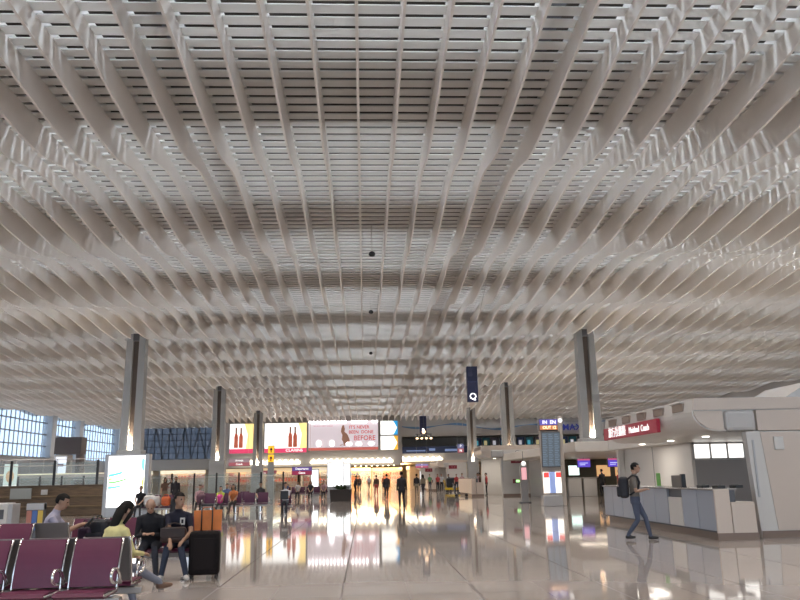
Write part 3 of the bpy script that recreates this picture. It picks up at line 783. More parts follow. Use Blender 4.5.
bagm = noisy(mat('brown_leather', (.032, .014, .010), .45), 7, .3)
bg_ = empty('shoulder_bag', (-3.04, 12.73, .56), R(185), 'dark brown leather bag on the lap of the young man', 'bag')
q = MB().rbox(-.20, .20, -.09, .09, 0, .24, .06, seg=3); q.build('bag_body', bagm, bg_)
MB().rbox(-.19, .19, .08, .105, .08, .23, .012).build('bag_flap', bagm, bg_)
MB().tube([(-.12, 0, .22), (-.10, -.02, .28), (0, -.03, .30), (.10, -.02, .28), (.12, 0, .22)], .010, 6).build('bag_strap', bagm, bg_)
# luggage
sc_ = empty('suitcase', (-2.56, 12.85, 0), R(4), 'large black suitcase with raised twin handle beside the young man', 'suitcase')
MB().rbox(-.235, .235, -.14, .14, .06, .72, .045, seg=3).build('case_shell', noisy(mat('suitcase_black', (.012, .009, .009), .8, spec=.2), 20, .3), sc_)
MB().box(-.237, .237, -.012, .012, .08, .70).build('zipper_band', BLACK, sc_)
MB().rbox(-.17, .17, -.155, -.135, .14, .62, .015).build('front_pocket', mat('suitcase_pocket', (.015, .011, .011), .8, spec=.2), sc_)
hd = MB().tube([(-.085, .1, .70), (-.085, .1, 1.12)], .011, 6).tube([(.085, .1, .70), (.085, .1, 1.12)], .011, 6).rbox(-.1, .1, .085, .115, 1.10, 1.135, .01)
hd.build('pull_handle', BLACK, sc_)
for s in (-1, 1):
    for t in (-1, 1): MB().lathe([(.03, -.015), (.035, 0), (.03, .015)], n=12, M=Matrix.Translation((s * .19, t * .1, .036)) @ Matrix.Rotation(R(90), 4, 'Y')).build('wheel', BLACK, sc_)
ob = empty('carrier_bag', (-2.55, 12.87, .722), R(4), 'bright orange bag standing on top of the black suitcase', 'bag')
q = MB().add([(-.21, .12, 0), (.21, .12, 0), (.21, .20, 0), (-.21, .20, 0), (-.23, .13, .31), (.22, .13, .32), (.22, .17, .32), (-.23, .17, .31)], [(3, 2, 1, 0), (4, 5, 6, 7), (0, 1, 5, 4), (1, 2, 6, 5), (2, 3, 7, 6), (3, 0, 4, 7)])
q.build('bag_body', noisy(mat('orange_fabric', (.66, .19, .04), .6), 6, .12), ob)
for yy in (.13, .175): MB().tube([(-.1, yy, .31), (-.08, yy, .36), (.08, yy, .36), (.1, yy, .31)], .007, 6).build('bag_handle', mat('orange_handle', (.5, .13, .03), .6), ob)
bp = empty('backpack', (-4.30, 13.0, .455), R(170), 'black backpack on the bench left of the bald man', 'backpack')
q = MB().rbox(-.2, .2, -.13, .13, 0, .48, .09, seg=3); q.build('pack_body', noisy(mat('black_nylon', (.016, .016, .022), .6), 8, .3), bp)
MB().rbox(-.15, .15, .10, .18, .05, .28, .04, seg=3).build('front_pocket', MATS['black_nylon'], bp)
MB().tube([(-.05, 0, .46), (-.03, 0, .53), (.03, 0, .53), (.05, 0, .46)], .012, 6).build('grab_loop', BLACK, bp)
for s in (-1, 1): MB().tube([(s * .1, -.12, .44), (s * .12, -.19, .3), (s * .1, -.13, .08)], .02, 6).build('shoulder_strap', MATS['black_nylon'], bp)
pb = empty('handbag', (-4.48, 12.98, .465), R(160), 'small dark purple handbag beside the black backpack on the bench', 'bag')
MB().rbox(-.13, .13, -.1, .1, 0, .36, .06, seg=3).build('bag_body', mat('dark_purple_bag', (.035, .015, .04), .5), pb)
MB().tube([(-.1, 0, .34), (-.06, 0, .46), (.06, 0, .46), (.1, 0, .34)], .01, 6).build('bag_handle', BLACK, pb)

# walker with a backpack, crossing to the right
WT = noisy(mat('taupe_tee', (.17, .145, .125), .85), 9, .1)
rw, iw = person('walking man in taupe tee and jeans carrying a black backpack', (6.25, 17.95, 0), R(-112), WT, JEAN, BLACK, near=True, voxel=.0125, pelvis=(0, 0, .90), lean=.04, H=1.70, head_pitch=.05, head_yaw=.1,
       lf=(-.09, .27), rf=(.09, -.22), rh=(.10, .24, 1.12), lh=(-.25, .02, .84), rpole=(.9, -1, -.4), rf_z=.03)
pk = empty('backpack', (6.25, 17.95, 0), R(-112), 'black backpack worn by the walking man in taupe tee', 'backpack')
q = MB().rbox(-.155, .155, -.34, -.115, .93, 1.42, .08, seg=3); q.build('pack_body', MATS['black_nylon'], pk)
MB().rbox(-.12, .12, -.39, -.30, .96, 1.2, .04, seg=3).build('front_pocket', MATS['black_nylon'], pk)
for s in (-1, 1): MB().tube([(s * .115, -.12, 1.36), (s * .125, -.02, 1.445), (s * .125, .085, 1.42), (s * .12, .125, 1.28), (s * .135, .085, 1.12), (s * .14, -.10, 1.0)], .022, 8).build('shoulder_strap', MATS['black_nylon'], pk)

# ---- advertising lightbox in front of the first left column
lb = empty('advertising_lightbox', (-10.78, 36, 0), 0, 'bright white advertising lightbox with blue and green streaks in grey frame', 'lightbox')
FRM = mat('lightbox_frame', (.44, .44, .45), .35, .3)
MB().rbox(-1.0, -.83, -.22, .22, 0, 2.76, .03).rbox(.80, 1.0, -.22, .22, 0, 2.76, .03).rbox(-.84, .82, -.2, .2, 2.68, 2.76, .02).rbox(-.84, .82, -.2, .2, .0, .42, .02).build('frame', FRM, lb)
MB().rbox(-.83, .80, -.16, .16, .42, 2.68, .02).build('light_panel', glow('lightbox_white', (1, 1, 1), 2.6), lb)
for (pts, c3) in ((((-.80, 1.75), (-.45, 1.83), (-.2, 1.9), (-.2, 2.0), (-.5, 1.92), (-.8, 1.88)), (.15, .75, .85)), (((-.80, 1.45), (-.4, 1.5), (.0, 1.62), (-.02, 1.68), (-.45, 1.58), (-.8, 1.55)), (.25, .65, .2)),
                  (((-.80, 1.22), (-.5, 1.25), (-.2, 1.33), (-.22, 1.40), (-.5, 1.35), (-.8, 1.36)), (.2, .6, .8)), (((-.8, 1.60), (-.62, 1.63), (-.65, 1.72), (-.8, 1.70)), (.9, .85, .2)),
                  (((.62, 2.2), (.78, 1.9), (.78, 2.5), (.66, 2.6)), (.25, .8, .9)), (((.66, 1.5), (.78, 1.2), (.78, 1.8)), (.9, .85, .25))):
    MB().prism(pts, -.172, -.161, 'y').build('poster_streak', glow('streak_%.2f_%.2f' % (c3[0], c3[1]), c3, 1.0), lb)

# ---- timber wall with glass balustrade at the edge of the lower hall
tw = empty('timber_parapet', (-23.2, 38.6, 0), 0, 'brown timber parapet wall along the edge of the lower hall', 'parapet')
MB().rbox(-11.5, 10.9, -.12, .12, 0, 1.40, .02).build('parapet_body', WOOD, tw)
MB().rbox(-11.5, 10.9, -.16, .16, 1.38, 1.44, .015).build('coping', mat('coping_dark', (.10, .065, .04), .4), tw)
for zz in (.45, .92): MB().tube([(-11.5, -.18, zz), (10.9, -.18, zz)], .03, 8).build('rail', mat('rail_bronze', (.24, .17, .10), .35, .5), tw)
GL = mat('balustrade_glass', (.90, .95, .95), .05, alpha=.10)
def balustrade(x0, x1, y, z0, z1, pitch, lab, kickpost=BLACK):
    b = empty('glass_balustrade', (x0, y, z0), 0, lab, 'balustrade', 'glass balustrades with dark posts')
    n = max(1, round((x1 - x0) / pitch)); p = (x1 - x0) / n
    for i in range(n + 1):
        MB().rbox(i * p - .055, i * p + .055, -.05, .05, 0, z1 - z0, .015).build('post', kickpost, b)
        if i < n: MB().box(i * p + .07, (i + 1) * p - .07, -.012, .012, .04, z1 - z0 - .1).build('glass_panel', GL, b)
    MB().tube([(0, 0, z1 - z0 - .25), (x1 - x0, 0, z1 - z0 - .25)], .02, 6).build('top_rail', STEEL, b)
balustrade(-33.62, -13.02, 38.6, 1.44, 2.62, 2.06, 'glass balustrade with black posts on top of the timber parapet')
balustrade(-13.6, -5.2, 50, 0, 2.0, 1.4, 'glass balustrade with dark posts behind the middle purple benches')
balustrade(-24.0, -14.2, 52, 0, 2.0, 1.4, 'glass balustrade with dark posts right of the white advertising lightbox')

# objects before the timber wall
wb = empty('ticket_machine', (-9.85, 22, 0), 0, 'pale grey ticket machine before the timber parapet at left edge', 'machine')
MB().rbox(-.30, .20, -.25, .25, 0, 1.02, .03).build('machine_body', WHITE, wb); MB().rbox(.2, .32, -.25, .25, 0, 1.0, .02).build('machine_side', GREY, wb)
MB().box(-.2, .1, -.262, -.25, .6, .85).build('machine_screen', DGREY, wb)
bs = empty('brochure_stand', (-9.0, 22, 0), 0, 'brochure stand with pink, blue and yellow posters before timber parapet', 'brochure stand')
MB().rbox(-.3, .32, -.1, .12, 0, 1.22, .02).build('stand_body', DGREY, bs)
for i, c3 in enumerate(((.45, .18, .13), (.08, .16, .42), (.65, .45, .08))):
    MB().rbox(-.28 + .2 * i, -.1 + .2 * i, -.125, -.1, .35, .98, .008).build('poster', mat('poster_face_%d' % i, c3, .5), bs)
MB().rbox(-.3, .32, -.13, .1, 1.0, 1.2, .01).build('header', GREY, bs)
for (x, z, w, h, lab, c3) in ((-16.5, .82, 1.0, .5, 'pale sign panel fixed to the timber parapet near its left end', (.32, .33, .31)), (-15.4, 1.0, .3, .24, 'small white notice fixed to the timber parapet', (.5, .48, .46))):
    p = MB().rbox(-w / 2, w / 2, -.03, .03, 0, h, .01).build('wall_notice', mat('notice_%.2f' % w, c3, .5), None, (x, 38.40, z)); tag(p, lab, 'sign')
bs.scale = (.75, .8, .82)
st = empty('display_stand', (-17.6, 39.6, 0), 0, 'pale poster with orange and green picture behind the glass balustrade', 'poster stand')
MB().rbox(-.32, .32, -.05, .05, 1.3, 2.5, .02).build('poster', glow('poster_pale', (.75, .85, .78), .6), st)
MB().ball((0, -.06, 1.9), (.2, .01, .3), 12).build('poster_picture', glow('poster_orange', (.75, .5, .3), .5), st)
MB().box(-.05, .05, -.05, .05, 0, 1.3).build('stand_leg', DGREY, st)
pl = empty('potted_plant', (-10.15, 21.4, 0), 0, 'dark leafy potted plant at the left edge before timber parapet', 'plant')
MB().lathe([(.16, 0), (.22, .4), (.2, .4)], n=14).build('pot', BLACK, pl)
rnd = random.Random(4); q = MB()
for i in range(46):
    a = rnd.uniform(0, 6.28); t = rnd.uniform(.15, .5); h = rnd.uniform(.25, .75)
    d = Vector((math.cos(a), math.sin(a), 0)); s_ = Vector((-d.y, d.x, 0)) * .035
    b0 = Vector((0, 0, .4)); m_ = b0 + d * t * .6 + Vector((0, 0, h)); e_ = b0 + d * t + Vector((0, 0, h * .8))
    q.add([b0 - s_ * .3, b0 + s_ * .3, m_ + s_, m_ - s_, e_], [(0, 1, 2, 3), (3, 2, 4)])
q.build('leaves', mat('dark_leaf', (.02, .045, .02), .5), pl)
# ================================================================== BILLBOARDS ON THE BULKHEAD
YB = 100.0
def lightbox(name, x0, x1, z0, z1, lab, frame=GREY, cat='billboard'):
    o = empty(name, ((x0 + x1) / 2, YB, z0), 0, lab, cat, 'billboards over the arcade')
    w, h = x1 - x0, z1 - z0
    MB().rbox(-w / 2, w / 2, -.10, .2, 0, h, .04).build('frame', frame, o)
    return o, w, h
BW = glow('billboard_white', (1, .98, .94), 1.25); BRED = glow('billboard_red', (.62, .05, .13), .9)
def bottles(parent, x, z, s):
    q = MB(); c = MB()
    for dx in (-.36, .36):
        q.lathe([(.0, 0), (.30, 0), (.31, .2), (.29, .9), (.30, 1.6), (.20, 1.95), (.16, 2.1)], (x + dx, -1.15, z), 14, Matrix.Translation((x, 0, z)) @ Matrix.Diagonal((s, .12, s, 1)) @ Matrix.Translation((-x, 0, -z)))
        c.lathe([(.13, 2.1), (.14, 2.95), (.10, 3.0)], (x + dx, -1.15, z), 12, Matrix.Translation((x, 0, z)) @ Matrix.Diagonal((s, .12, s, 1)) @ Matrix.Translation((-x, 0, -z)))
    b = q.build('poster_bottles', glow('bottle_amber', (.38, .09, .05), .8), parent); c.build('poster_bottle_caps', glow('bottle_cap', (.22, .12, .08), .6), b)
for (x0, x1, bx, lab, txt) in ((-17.34, -13.0, -1.0, 'left half of bottle billboard, two amber bottles over plain red band', False), (-12.9, -7.42, .9, 'right half of bottle billboard, red band with white lettering', True)):
    o, w, h = lightbox('billboard', x0, x1, 4.8, 8.64, lab)
    MB().box(-w / 2 + .05, w / 2 - .05, -.12, -.10, .62, h - .05).build('poster_face', BW, o)
    MB().box(-w / 2 + .05, w / 2 - .05, -.125, -.10, .06, .60).build('red_band', BRED, o)
    MB().prism([(bx + .9, .62), (w / 2 - .05, .62), (w / 2 - .05, h - .05), (bx + .7, h - .05), (bx + 1.15, h * .62)], -.13, -.121, 'y').build('golden_glow', glow('poster_gold', (1.0, .72, .28), 1.05), o)
    bottles(o, bx, .75, .86)
    if txt: text('lettering', 'CLARINS', .46, SIGNWHITE, o, (1.1, -.13, .33), ext=.005, bold=.01, sx=1.2)
o, w, h = lightbox('billboard', -7.30, 1.78, 4.98, 8.82, 'long pale lilac billboard with dancer figure and red slogan above the arcade')
MB().box(-w / 2 + .05, w / 2 - .05, -.12, -.10, .42, h - .05).build('poster_face', glow('billboard_lilac', (.60, .53, .57), .75), o)
MB().box(-w / 2 + .05, w / 2 - .05, -.125, -.10, .06, .40).build('red_band', glow('billboard_brick', (.42, .10, .08), .8), o)
REDL = glow('slogan_red', (.42, .05, .05), .8)
for i, (t, sz, z, x) in enumerate((("IT'S NEVER", .58, 2.95, 2.05), ('BEEN', .58, 2.33, 1.35), ('DONE', .58, 2.33, 3.1), ('BEFORE', .86, 1.55, 2.75))):
    text('slogan', t, sz, REDL, o, (x, -.13, z), ext=.005, sx=.95, bold=.008)
text('small_lettering', 'WORLD FIRST SHOW', .26, glow('small_letter', (.4, .25, .28), .6), o, (-2.6, -.13, 3.15), ext=.004)
# dancer in a swirling dress printed on the poster, raised a few millimetres
q = MB()
q.prism([(-.12, 3.2), (.1, 3.25), (.14, 3.0), (.22, 2.75), (.14, 2.4), (.5, 2.1), (.78, 1.5), (.86, 1.0), (.55, 1.15), (.25, .95), (.2, .6), (.05, .6), (.0, 1.1), (-.2, 1.4), (-.12, 2.0), (-.3, 2.4), (-.25, 2.8)], -.135, -.121, 'y')
q.prism([(-.5, .62), (-.1, .72), (-.05, .8), (-.4, .72)], -.135, -.121, 'y')
q.build('poster_dancer', glow('dancer', (.24, .12, .08), .6), o)
BULB = glow('bulb_white', (1, .93, .92), 7)
for i in range(20):
    if i in (11, 17): continue
    MB().ball((-w / 2 + .3 + i * .45, -.2, h - .16), .16, 8).build('bulb', BULB, o)
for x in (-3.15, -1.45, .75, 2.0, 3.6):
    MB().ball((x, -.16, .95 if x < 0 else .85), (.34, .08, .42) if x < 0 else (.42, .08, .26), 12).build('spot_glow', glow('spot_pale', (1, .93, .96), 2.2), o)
for (z0, z1, col, lab, nm) in ((6.88, 8.72, (.03, .33, .70), 'upper white arrow panel with blue corners beside lilac billboard', 'b'), (4.96, 6.80, (.90, .45, .06), 'lower white arrow panel with orange corners beside lilac billboard', 'o')):
    o, w, h = lightbox('arrow_panel', 2.02, 4.32, z0, z1, lab, cat='sign')
    MB().box(-w / 2 + .04, w / 2 - .04, -.12, -.10, .04, h - .04).build('panel_corners', glow('arrow_' + nm, col, .85), o)
    MB().prism([(-w / 2 + .04, .04), (w / 2 - .62, .04), (w / 2 - .12, h / 2), (w / 2 - .62, h - .04), (-w / 2 + .04, h - .04)], -.135, -.121, 'y').build('white_arrow', glow('arrow_white', (1, .99, .93), 1.3), o)
    MB().box(-.6, .25, -.14, -.134, h * .5, h * .53).box(-.6, .05, -.14, -.134, h * .42, h * .45).build('small_lettering', glow('pale_letter', (.7, .75, .75), .8), o)

# warm lamp rows at the foot of the bulkhead and along the gallery soffit
WARM = glow('warm_strip', (1.0, .86, .66), 4.5)
def lamp_row(x0, x1, y0, y1, z, n, lab):
    o = empty('lamp_row', ((x0 + x1) / 2, (y0 + y1) / 2, z), 0, lab, 'lamp', 'warm lamp rows at the arcade front')
    a = Vector((x0 - (x0 + x1) / 2, y0 - (y0 + y1) / 2, 0)); b = -a
    d = (b - a).normalized(); s_ = Vector((-d.y, d.x, 0)) * .14
    q = MB(); q.add([a - s_, b - s_, b + s_, a + s_] + [v + Vector((0, 0, .32)) for v in (a - s_, b - s_, b + s_, a + s_)], [(3, 2, 1, 0), (4, 5, 6, 7), (0, 1, 5, 4), (1, 2, 6, 5), (2, 3, 7, 6), (3, 0, 4, 7)])
    q.build('light_strip', WARM, o)
    for i in range(n):
        p = a.lerp(b, (i + .5) / n)
        MB().ball((p.x, p.y, .42), .15, 8).build('bulb', glow('warm_bulb', (1, .88, .7), 6), o)
lamp_row(-16.4, -8.3, 100.07, 100.07, 3.42, 11, 'row of warm bulbs under the bottle billboard')
lamp_row(-7.0, 3.6, 100.07, 100.07, 3.42, 14, 'row of warm bulbs under the lilac dancer billboard')
lamp_row(4.6, 10.2, 101.9, 101.9, 3.55, 7, 'row of warm bulbs right of the arcade mouth under the gallery')

# ================================================================== GALLERY, BIG LETTERS, BLUE WAVE
NB = mat('gallery_blue', (.03, .045, .12), .4)
gp = empty('gallery_banner', (9.2, 102.15, 4.55), 0, 'dark blue banner along the gallery front right of the arrow panels', 'banner')
MB().rbox(-4.5, 4.5, -.06, .04, 0, .85, .02).build('banner_face', NB, gp)
MB().box(-.7, .1, -.08, -.06, .3, .62).box(-3.7, -1.2, -.08, -.06, .25, .4).box(1.4, 3.8, -.08, -.06, .2, .5).build('banner_print', glow('banner_print', (.20, .28, .5), .5), gp)
random.seed(3)
for i in range(15):
    x = 15.2 + i * 1.18
    if i % 5 == 4: continue
    c3 = [(.02, .04, .12), (.02, .12, .16), (.10, .09, .12), (.02, .03, .1), (.15, .17, .2)][i % 5]
    p = empty('gallery_poster', (x, 103.6, 5.2), 0, 'dark poster panel inside the gallery opening, %s' % ['first right of the blue banner', 'second right of the blue banner', 'third right of the blue banner', 'fourth from the blue banner', '-', 'sixth from the blue banner', 'seventh from the blue banner', 'eighth from the blue banner', 'ninth from the blue banner', '-', 'fourth from its right end', 'third from its right end', 'second from its right end', 'at its right end', '-'][i], 'poster', 'panels in the gallery')
    MB().rbox(-.5, .5, -.05, .05, 0, 1.3, .02).build('panel', mat('gallery_panel_%d' % (i % 5), c3, .4), p)
    MB().box(-.3, .1, -.07, -.05, .3, .9).build('panel_picture', glow('gallery_picture_%d' % (i % 3), [(.05, .3, .4), (.45, .4, .2), (.5, .5, .55)][i % 3], .6), p)
for i in range(9):
    x = 22.6 + i * .95
    l = MB().rbox(x - .16, x + .16, 101.9, 102.19, 5.0, 5.35, .03).build('gallery_lamp', glow('gallery_lamp', (1, .93, .8), 3.5)); tag(l, 'small warm lamp in the row along the gallery front under the big blue letters', 'lamp', 'row of gallery front lamps')
for (x, z) in ((7.0, 6.55), (8.6, 6.6), (6.0, 6.2), (10.4, 6.3)):
    pass
lt = empty('big_letters', (27.7, 102.1, 7.15), 0, 'large dark blue lettering high on the far gallery wall', 'sign')
for i, ch in enumerate('IMAX'): text('letter', ch, 1.15, glow('imax_blue', (.03, .04, .22), .5), lt, (-1.35 + [0, .62, 1.5, 2.35][i], -.05, .45), ext=.04, bold=.02)
text('small_letters', '4K 3D ENTERTAINMENT', .26, mat('small_dark', (.25, .25, .3), .5), lt, (-.1, -.03, 1.25), ext=.01)
wv = []
for side in (1, -1):
    r_ = range(0, 81)
    for i in (r_ if side > 0 else reversed(r_)):
        x = 4.8 + 28 * i / 80.0
        z = 7.95 + .28 * math.sin(x * .62 + .3) + .18 * math.sin(x * .23)
        wv.append((x, z + side * (.10 + .06 * math.sin(x * 1.1))))
wo = MB()
n = 81
vs = [(x, 102.195, z) for x, z in wv] + [(x, 102.12, z) for x, z in wv]
m = len(wv); fs = [(i, i + 1, m + i + 1, m + i) for i in range(m - 1)]
for i in range(80): fs += [(i, i + 1, m - 2 - i, m - 1 - i), (m + i, m + i + 1, 2 * m - 2 - i, 2 * m - 1 - i)]
wo.add(vs, fs); w_ = wo.build('wave_relief', mat('wave_blue', (.12, .22, .36), .5)); tag(w_, 'thin blue wavy line running along the upper far wall', 'wall relief')

# hanging direction signs
def hang_sign(x, y, z0, w, h, c1, c2, lab, lines=('Departures', 'Gates')):
    s = empty('direction_sign', (x, y, z0), 0, lab, 'sign', 'hanging direction signs')
    MB().rbox(-w / 2, w / 2, -.09, .09, 0, h, .02).build('sign_box', DGREY, s)
    MB().box(-w / 2 + .03, w / 2 - .03, -.105, -.09, h * .5, h - .03).build('upper_face', glow('dir_%.2f' % c1[2], c1, .55), s)
    MB().box(-w / 2 + .03, w / 2 - .03, -.105, -.09, .03, h * .49).build('lower_face', glow('dirl_%.2f' % c2[0], c2, .55), s)
    for i, t in enumerate(lines): text('lettering', t, h * .34, SIGNWHITE, s, (0, -.115, h * (.74 - .48 * i)), ext=.004, bold=.006)
    q = MB()
    for sx in (-1, 1): q.tube([(sx * w * .4, 0, h), (sx * w * .4, 0, (wave(y)[1] if y < 99 else 3.4) - z0)], .014, 6)
    q.build('hanging_rods', STEEL, s)
hang_sign(-5.62, 70, 1.86, 1.8, .74, (.12, .07, .28), (.30, .03, .08), 'purple and red lit direction sign left of the white lightbox')
hang_sign(-13.6, 85, 3.0, 2.3, .8, (.30, .22, .24), (.35, .10, .12), 'pale pink lit direction sign left of the two yellow panels', ('Arrivals', 'Coach'))
hang_sign(-11.2, 88, 2.15, 2.6, .38, (.25, .06, .08), (.28, .07, .08), 'thin dark red direction sign under the bottle billboard', ('', 'Exit'))
hang_sign(6.6, 90, 2.5, 1.5, .5, (.30, .25, .5), (.5, .12, .2), 'small lilac direction sign at the right of the arcade mouth', ('A', 'B'))
hang_sign(7.7, 62, 3.3, .55, .75, (.15, .16, .3), (.35, .15, .13), 'small square lit sign left of the second white kiosk canopy', ('P', 'N'))
ys_ = empty('yellow_sign', (-7.2, 60, 2.78), 0, 'two stacked yellow panels with dark symbols in front of bottle billboard', 'sign')
MB().rbox(-.24, .24, -.08, .08, -2.78, 1.30, .02).build('sign_post', mat('sign_post_grey', (.33, .33, .33), .4), ys_)
for i in range(2):
    f = MB().rbox(-.22, .22, -.11, -.08, .05 + i * .64, .60 + i * .64, .015).build('yellow_face', glow('sign_amber', (1.0, .48, .02), .85), ys_)
    MB().prism([(-.03, .12 + i * .64), (.05, .12 + i * .64), (.05, .3 + i * .64), (.14, .3 + i * .64), (.01, .52 + i * .64), (-.12, .3 + i * .64), (-.03, .3 + i * .64)], -.12, -.111, 'y').build('arrow', BLACK, f)

# ================================================================== LIGHTBOXES, SHOPS AND ARCADE
def ad_box(x, y, w, z0, z1, lab, c3=(1, 1, 1), s=2.4):
    o = empty('advertising_lightbox', (x, y, 0), 0, lab, 'lightbox', 'white lightboxes before the arcade')
    MB().rbox(-w / 2 - .08, w / 2 + .08, -.14, .14, .0, z1 + .08, .02).build('frame', FRM, o)
    MB().box(-w / 2, w / 2, -.155, -.14, z0, z1).build('light_panel', glow('adbox_%.1f_%.1f' % (c3[2], s), c3, s), o)
    MB().prism([(-w / 2, z0 + (z1 - z0) * .35), (-w / 2 + w * .2, z0 + (z1 - z0) * .4), (-w / 2 + w * .22, z0 + (z1 - z0) * .45), (-w / 2, z0 + (z1 - z0) * .43)], -.16, -.156, 'y').build('poster_streak', glow('ad_streak', (.5, .85, .75), 1.2), o)
ad_box(-2.33, 62, 1.2, .9, 2.72, 'larger bright white lightbox just left of the arcade mouth')
ad_box(-1.42, 62.2, .46, 1.0, 2.62, 'narrow bright white lightbox right of the larger one', s=2.2)
ad_box(-4.6, 72, .62, .8, 2.3, 'bright white lightbox right of purple direction sign', s=1.8)
ad_box(7.5, 99.0, 1.0, .4, 2.2, 'cool white lit panel at the right side of arcade mouth', (.85, .92, 1), 1.6)

SHOPW = glow('shop_interior_warm', (1.0, .76, .48), .55)
rnd = random.Random(11)
def shop(x, y, w, rz, lab, warm=(1.0, .76, .48), s=.55, d=3.0, h=3.0):
    o = empty('shop_front', (x, y, 0), rz, lab, 'shop', 'lit shops of the arcade')
    wm = mat('shop_wall_%.2f' % warm[2], (.55, .45, .34), .6)
    q = MB(); q.box(-w / 2, w / 2, d - .1, d, 0, h).box(-w / 2, -w / 2 + .12, 0, d, 0, h).box(w / 2 - .12, w / 2, 0, d, 0, h).box(-w / 2, w / 2, 0, d, h - .12, h)
    q.build('shop_walls', wm, o)
    MB().rbox(-w / 2, w / 2, -.08, .02, h - .5, h - .05, .02).build('fascia', glow('fascia_%.2f' % warm[2], warm, s * .9), o)
    MB().box(-w / 2 + .4, w / 2 - .4, .4, d - .4, h - .15, h - .125).build('ceiling_light', glow('shop_light_%.2f' % s, warm, s * 9), o)
    for i in range(3):
        sh = MB()
        z = .55 + .65 * i
        sh.box(-w / 2 + .15, w / 2 - .15, d - .5, d - .1, z, z + .05); so = sh.build('shelf', wm, o)
        g = MB(); xx = -w / 2 + .3
        while xx < w / 2 - .4:
            ww = rnd.uniform(.12, .35); g.rbox(xx, xx + ww, d - .45, d - .2, z + .05, z + .05 + rnd.uniform(.2, .5), .02); xx += ww + rnd.uniform(.04, .2)
        g.build('shelf_goods', mat('goods_%d' % rnd.randrange(5), [(.5, .12, .08), (.6, .5, .3), (.1, .16, .3), (.35, .3, .28), (.6, .35, .12)][rnd.randrange(5)], .5), so)
    MB().rbox(-w * .25, w * .25, .3, .9, 0, .95, .03).build('display_table', mat('shop_table', (.35, .22, .12), .4), o)
    MB().box(-w / 2 + .12, -w * .12, -.012, .012, 0, h - .5).box(w * .12, w / 2 - .12, -.012, .012, 0, h - .5).build('shop_window', PANE, o)
    return o
shop(-15.9, 101.6, 4.6, 0, 'lit shop under the left end of the bottle billboard')
shop(-11.0, 101.6, 4.6, 0, 'lit shop under the right half of the bottle billboard', (1, .7, .42), .65)
shop(-6.2, 101.6, 4.4, 0, 'lit shop under the left part of the lilac billboard', (1, .82, .6), .7)
shop(-31.5, 106.3, 6.0, 0, 'lit shop at the far left end below the trussed glass', (1, .85, .66), .5)
shop(-24.5, 106.3, 6.0, 0, 'lit shop below the middle of the trussed glass', (1, .8, .6), .45)
shop(-3.9, 109, 7.6, R(90), 'golden arcade shop along the left side of the arcade mouth', (1, .68, .34), .8, 2.6)
shop(6.0, 108, 7.6, R(-90), 'golden arcade shop along the right side of the arcade mouth', (1, .70, .38), .8, 2.6)
shop(-1.4, 116, 4.6, 0, 'golden shop facing the hall at the end of the arcade, left one', (1, .66, .33), .95)
shop(3.3, 117, 4.6, 0, 'golden shop facing the hall at the end of the arcade, right one', (1, .72, .42), .95)
for i, y in enumerate((103, 107.5, 112.5)):
    o = empty('arcade_light', (1.0, y, 3.28), 0, 'warm ceiling light row across the golden arcade, %s from its mouth' % ['nearest', 'second', 'third'][i], 'lamp', 'ceiling light rows in the arcade')
    MB().rbox(-3.6, 3.6, -.12, .12, 0, .06, .01).build('light_housing', SOFF, o)
    for j in range(9): MB().ball((-3.2 + j * .8, 0, -.02), .13, 8).build('bulb', glow('arcade_bulb', (1, .8, .52), 12), o)
    if i < 3:
        l = area_light('arcade_glow', (1.0, y + 1.5, 3.2), (0, 0, 0), 6, 4, 900, (1, .72, .42))
        for sx in (-3.4, 5.4): area_light('arcade_upfill', (sx, y + 2, 2.75), (math.pi, 0, 0), .4, 6, 160, (1, .72, .42))  # upward fill lights added on both sides to lighten the arcade ceiling

# ================================================================== CHECK-IN DESKS BEYOND THE RIGHT COLUMN
ci = empty('check_in_island', (15.6, 53.0, 0), 0, 'white check-in island with dark olive back wall beyond the column', 'check-in island')
MB().rbox(-5.3, 6, -15.4, 4.5, 2.55, 3.05, .05).build('canopy', SOFF, ci)
MB().rbox(-3.4, -2.2, .2, 4.4, 0, 2.56, .04).build('left_pier', WHITE, ci)
MB().box(-2.2, 6, 4.2, 4.4, 0, 2.56).build('back_wall', mat('olive_wall', (.13, .13, .10), .6), ci)
for (x0, x1) in ((-2.1, -.9), (1.6, 2.6), (3.0, 4.4)): MB().box(x0, x1, 4.12, 4.19, 1.3, 2.1).build('back_opening', glow('opening_warm', (1, .55, .25), .6), ci)
MB().box(-3.2, -2.55, -15.43, -15.4, 2.72, 2.84).build('dark_plate', BLACK, ci)
for yy in (-12.5, -7, -1.5): l = area_light('island_fill', (0, yy, 2.53), (0, 0, 0), 6, 1.2, 70, (1, .86, .7)); l.parent = ci  # fill lights added under the canopy to brighten the desk area
for i, (x, lab) in enumerate(((-1.25, 'leftmost'), (-.2, 'second from left'), (2.3, 'third from left'), (3.35, 'rightmost'))):
    d = empty('check_in_desk', (15.6 + x, 52.9, 0), 0, '%s grey check-in desk beyond the right column' % lab, 'desk', 'check-in desks under the far canopy')
    MB().rbox(-.46, .46, -.05, .5, 0, 1.2, .03).build('desk_front', mat('desk_grey', (.42, .41, .40), .4), d); MB().rbox(-.5, .5, -.1, .55, 1.2, 1.26, .01).build('desk_top', TOP, d)
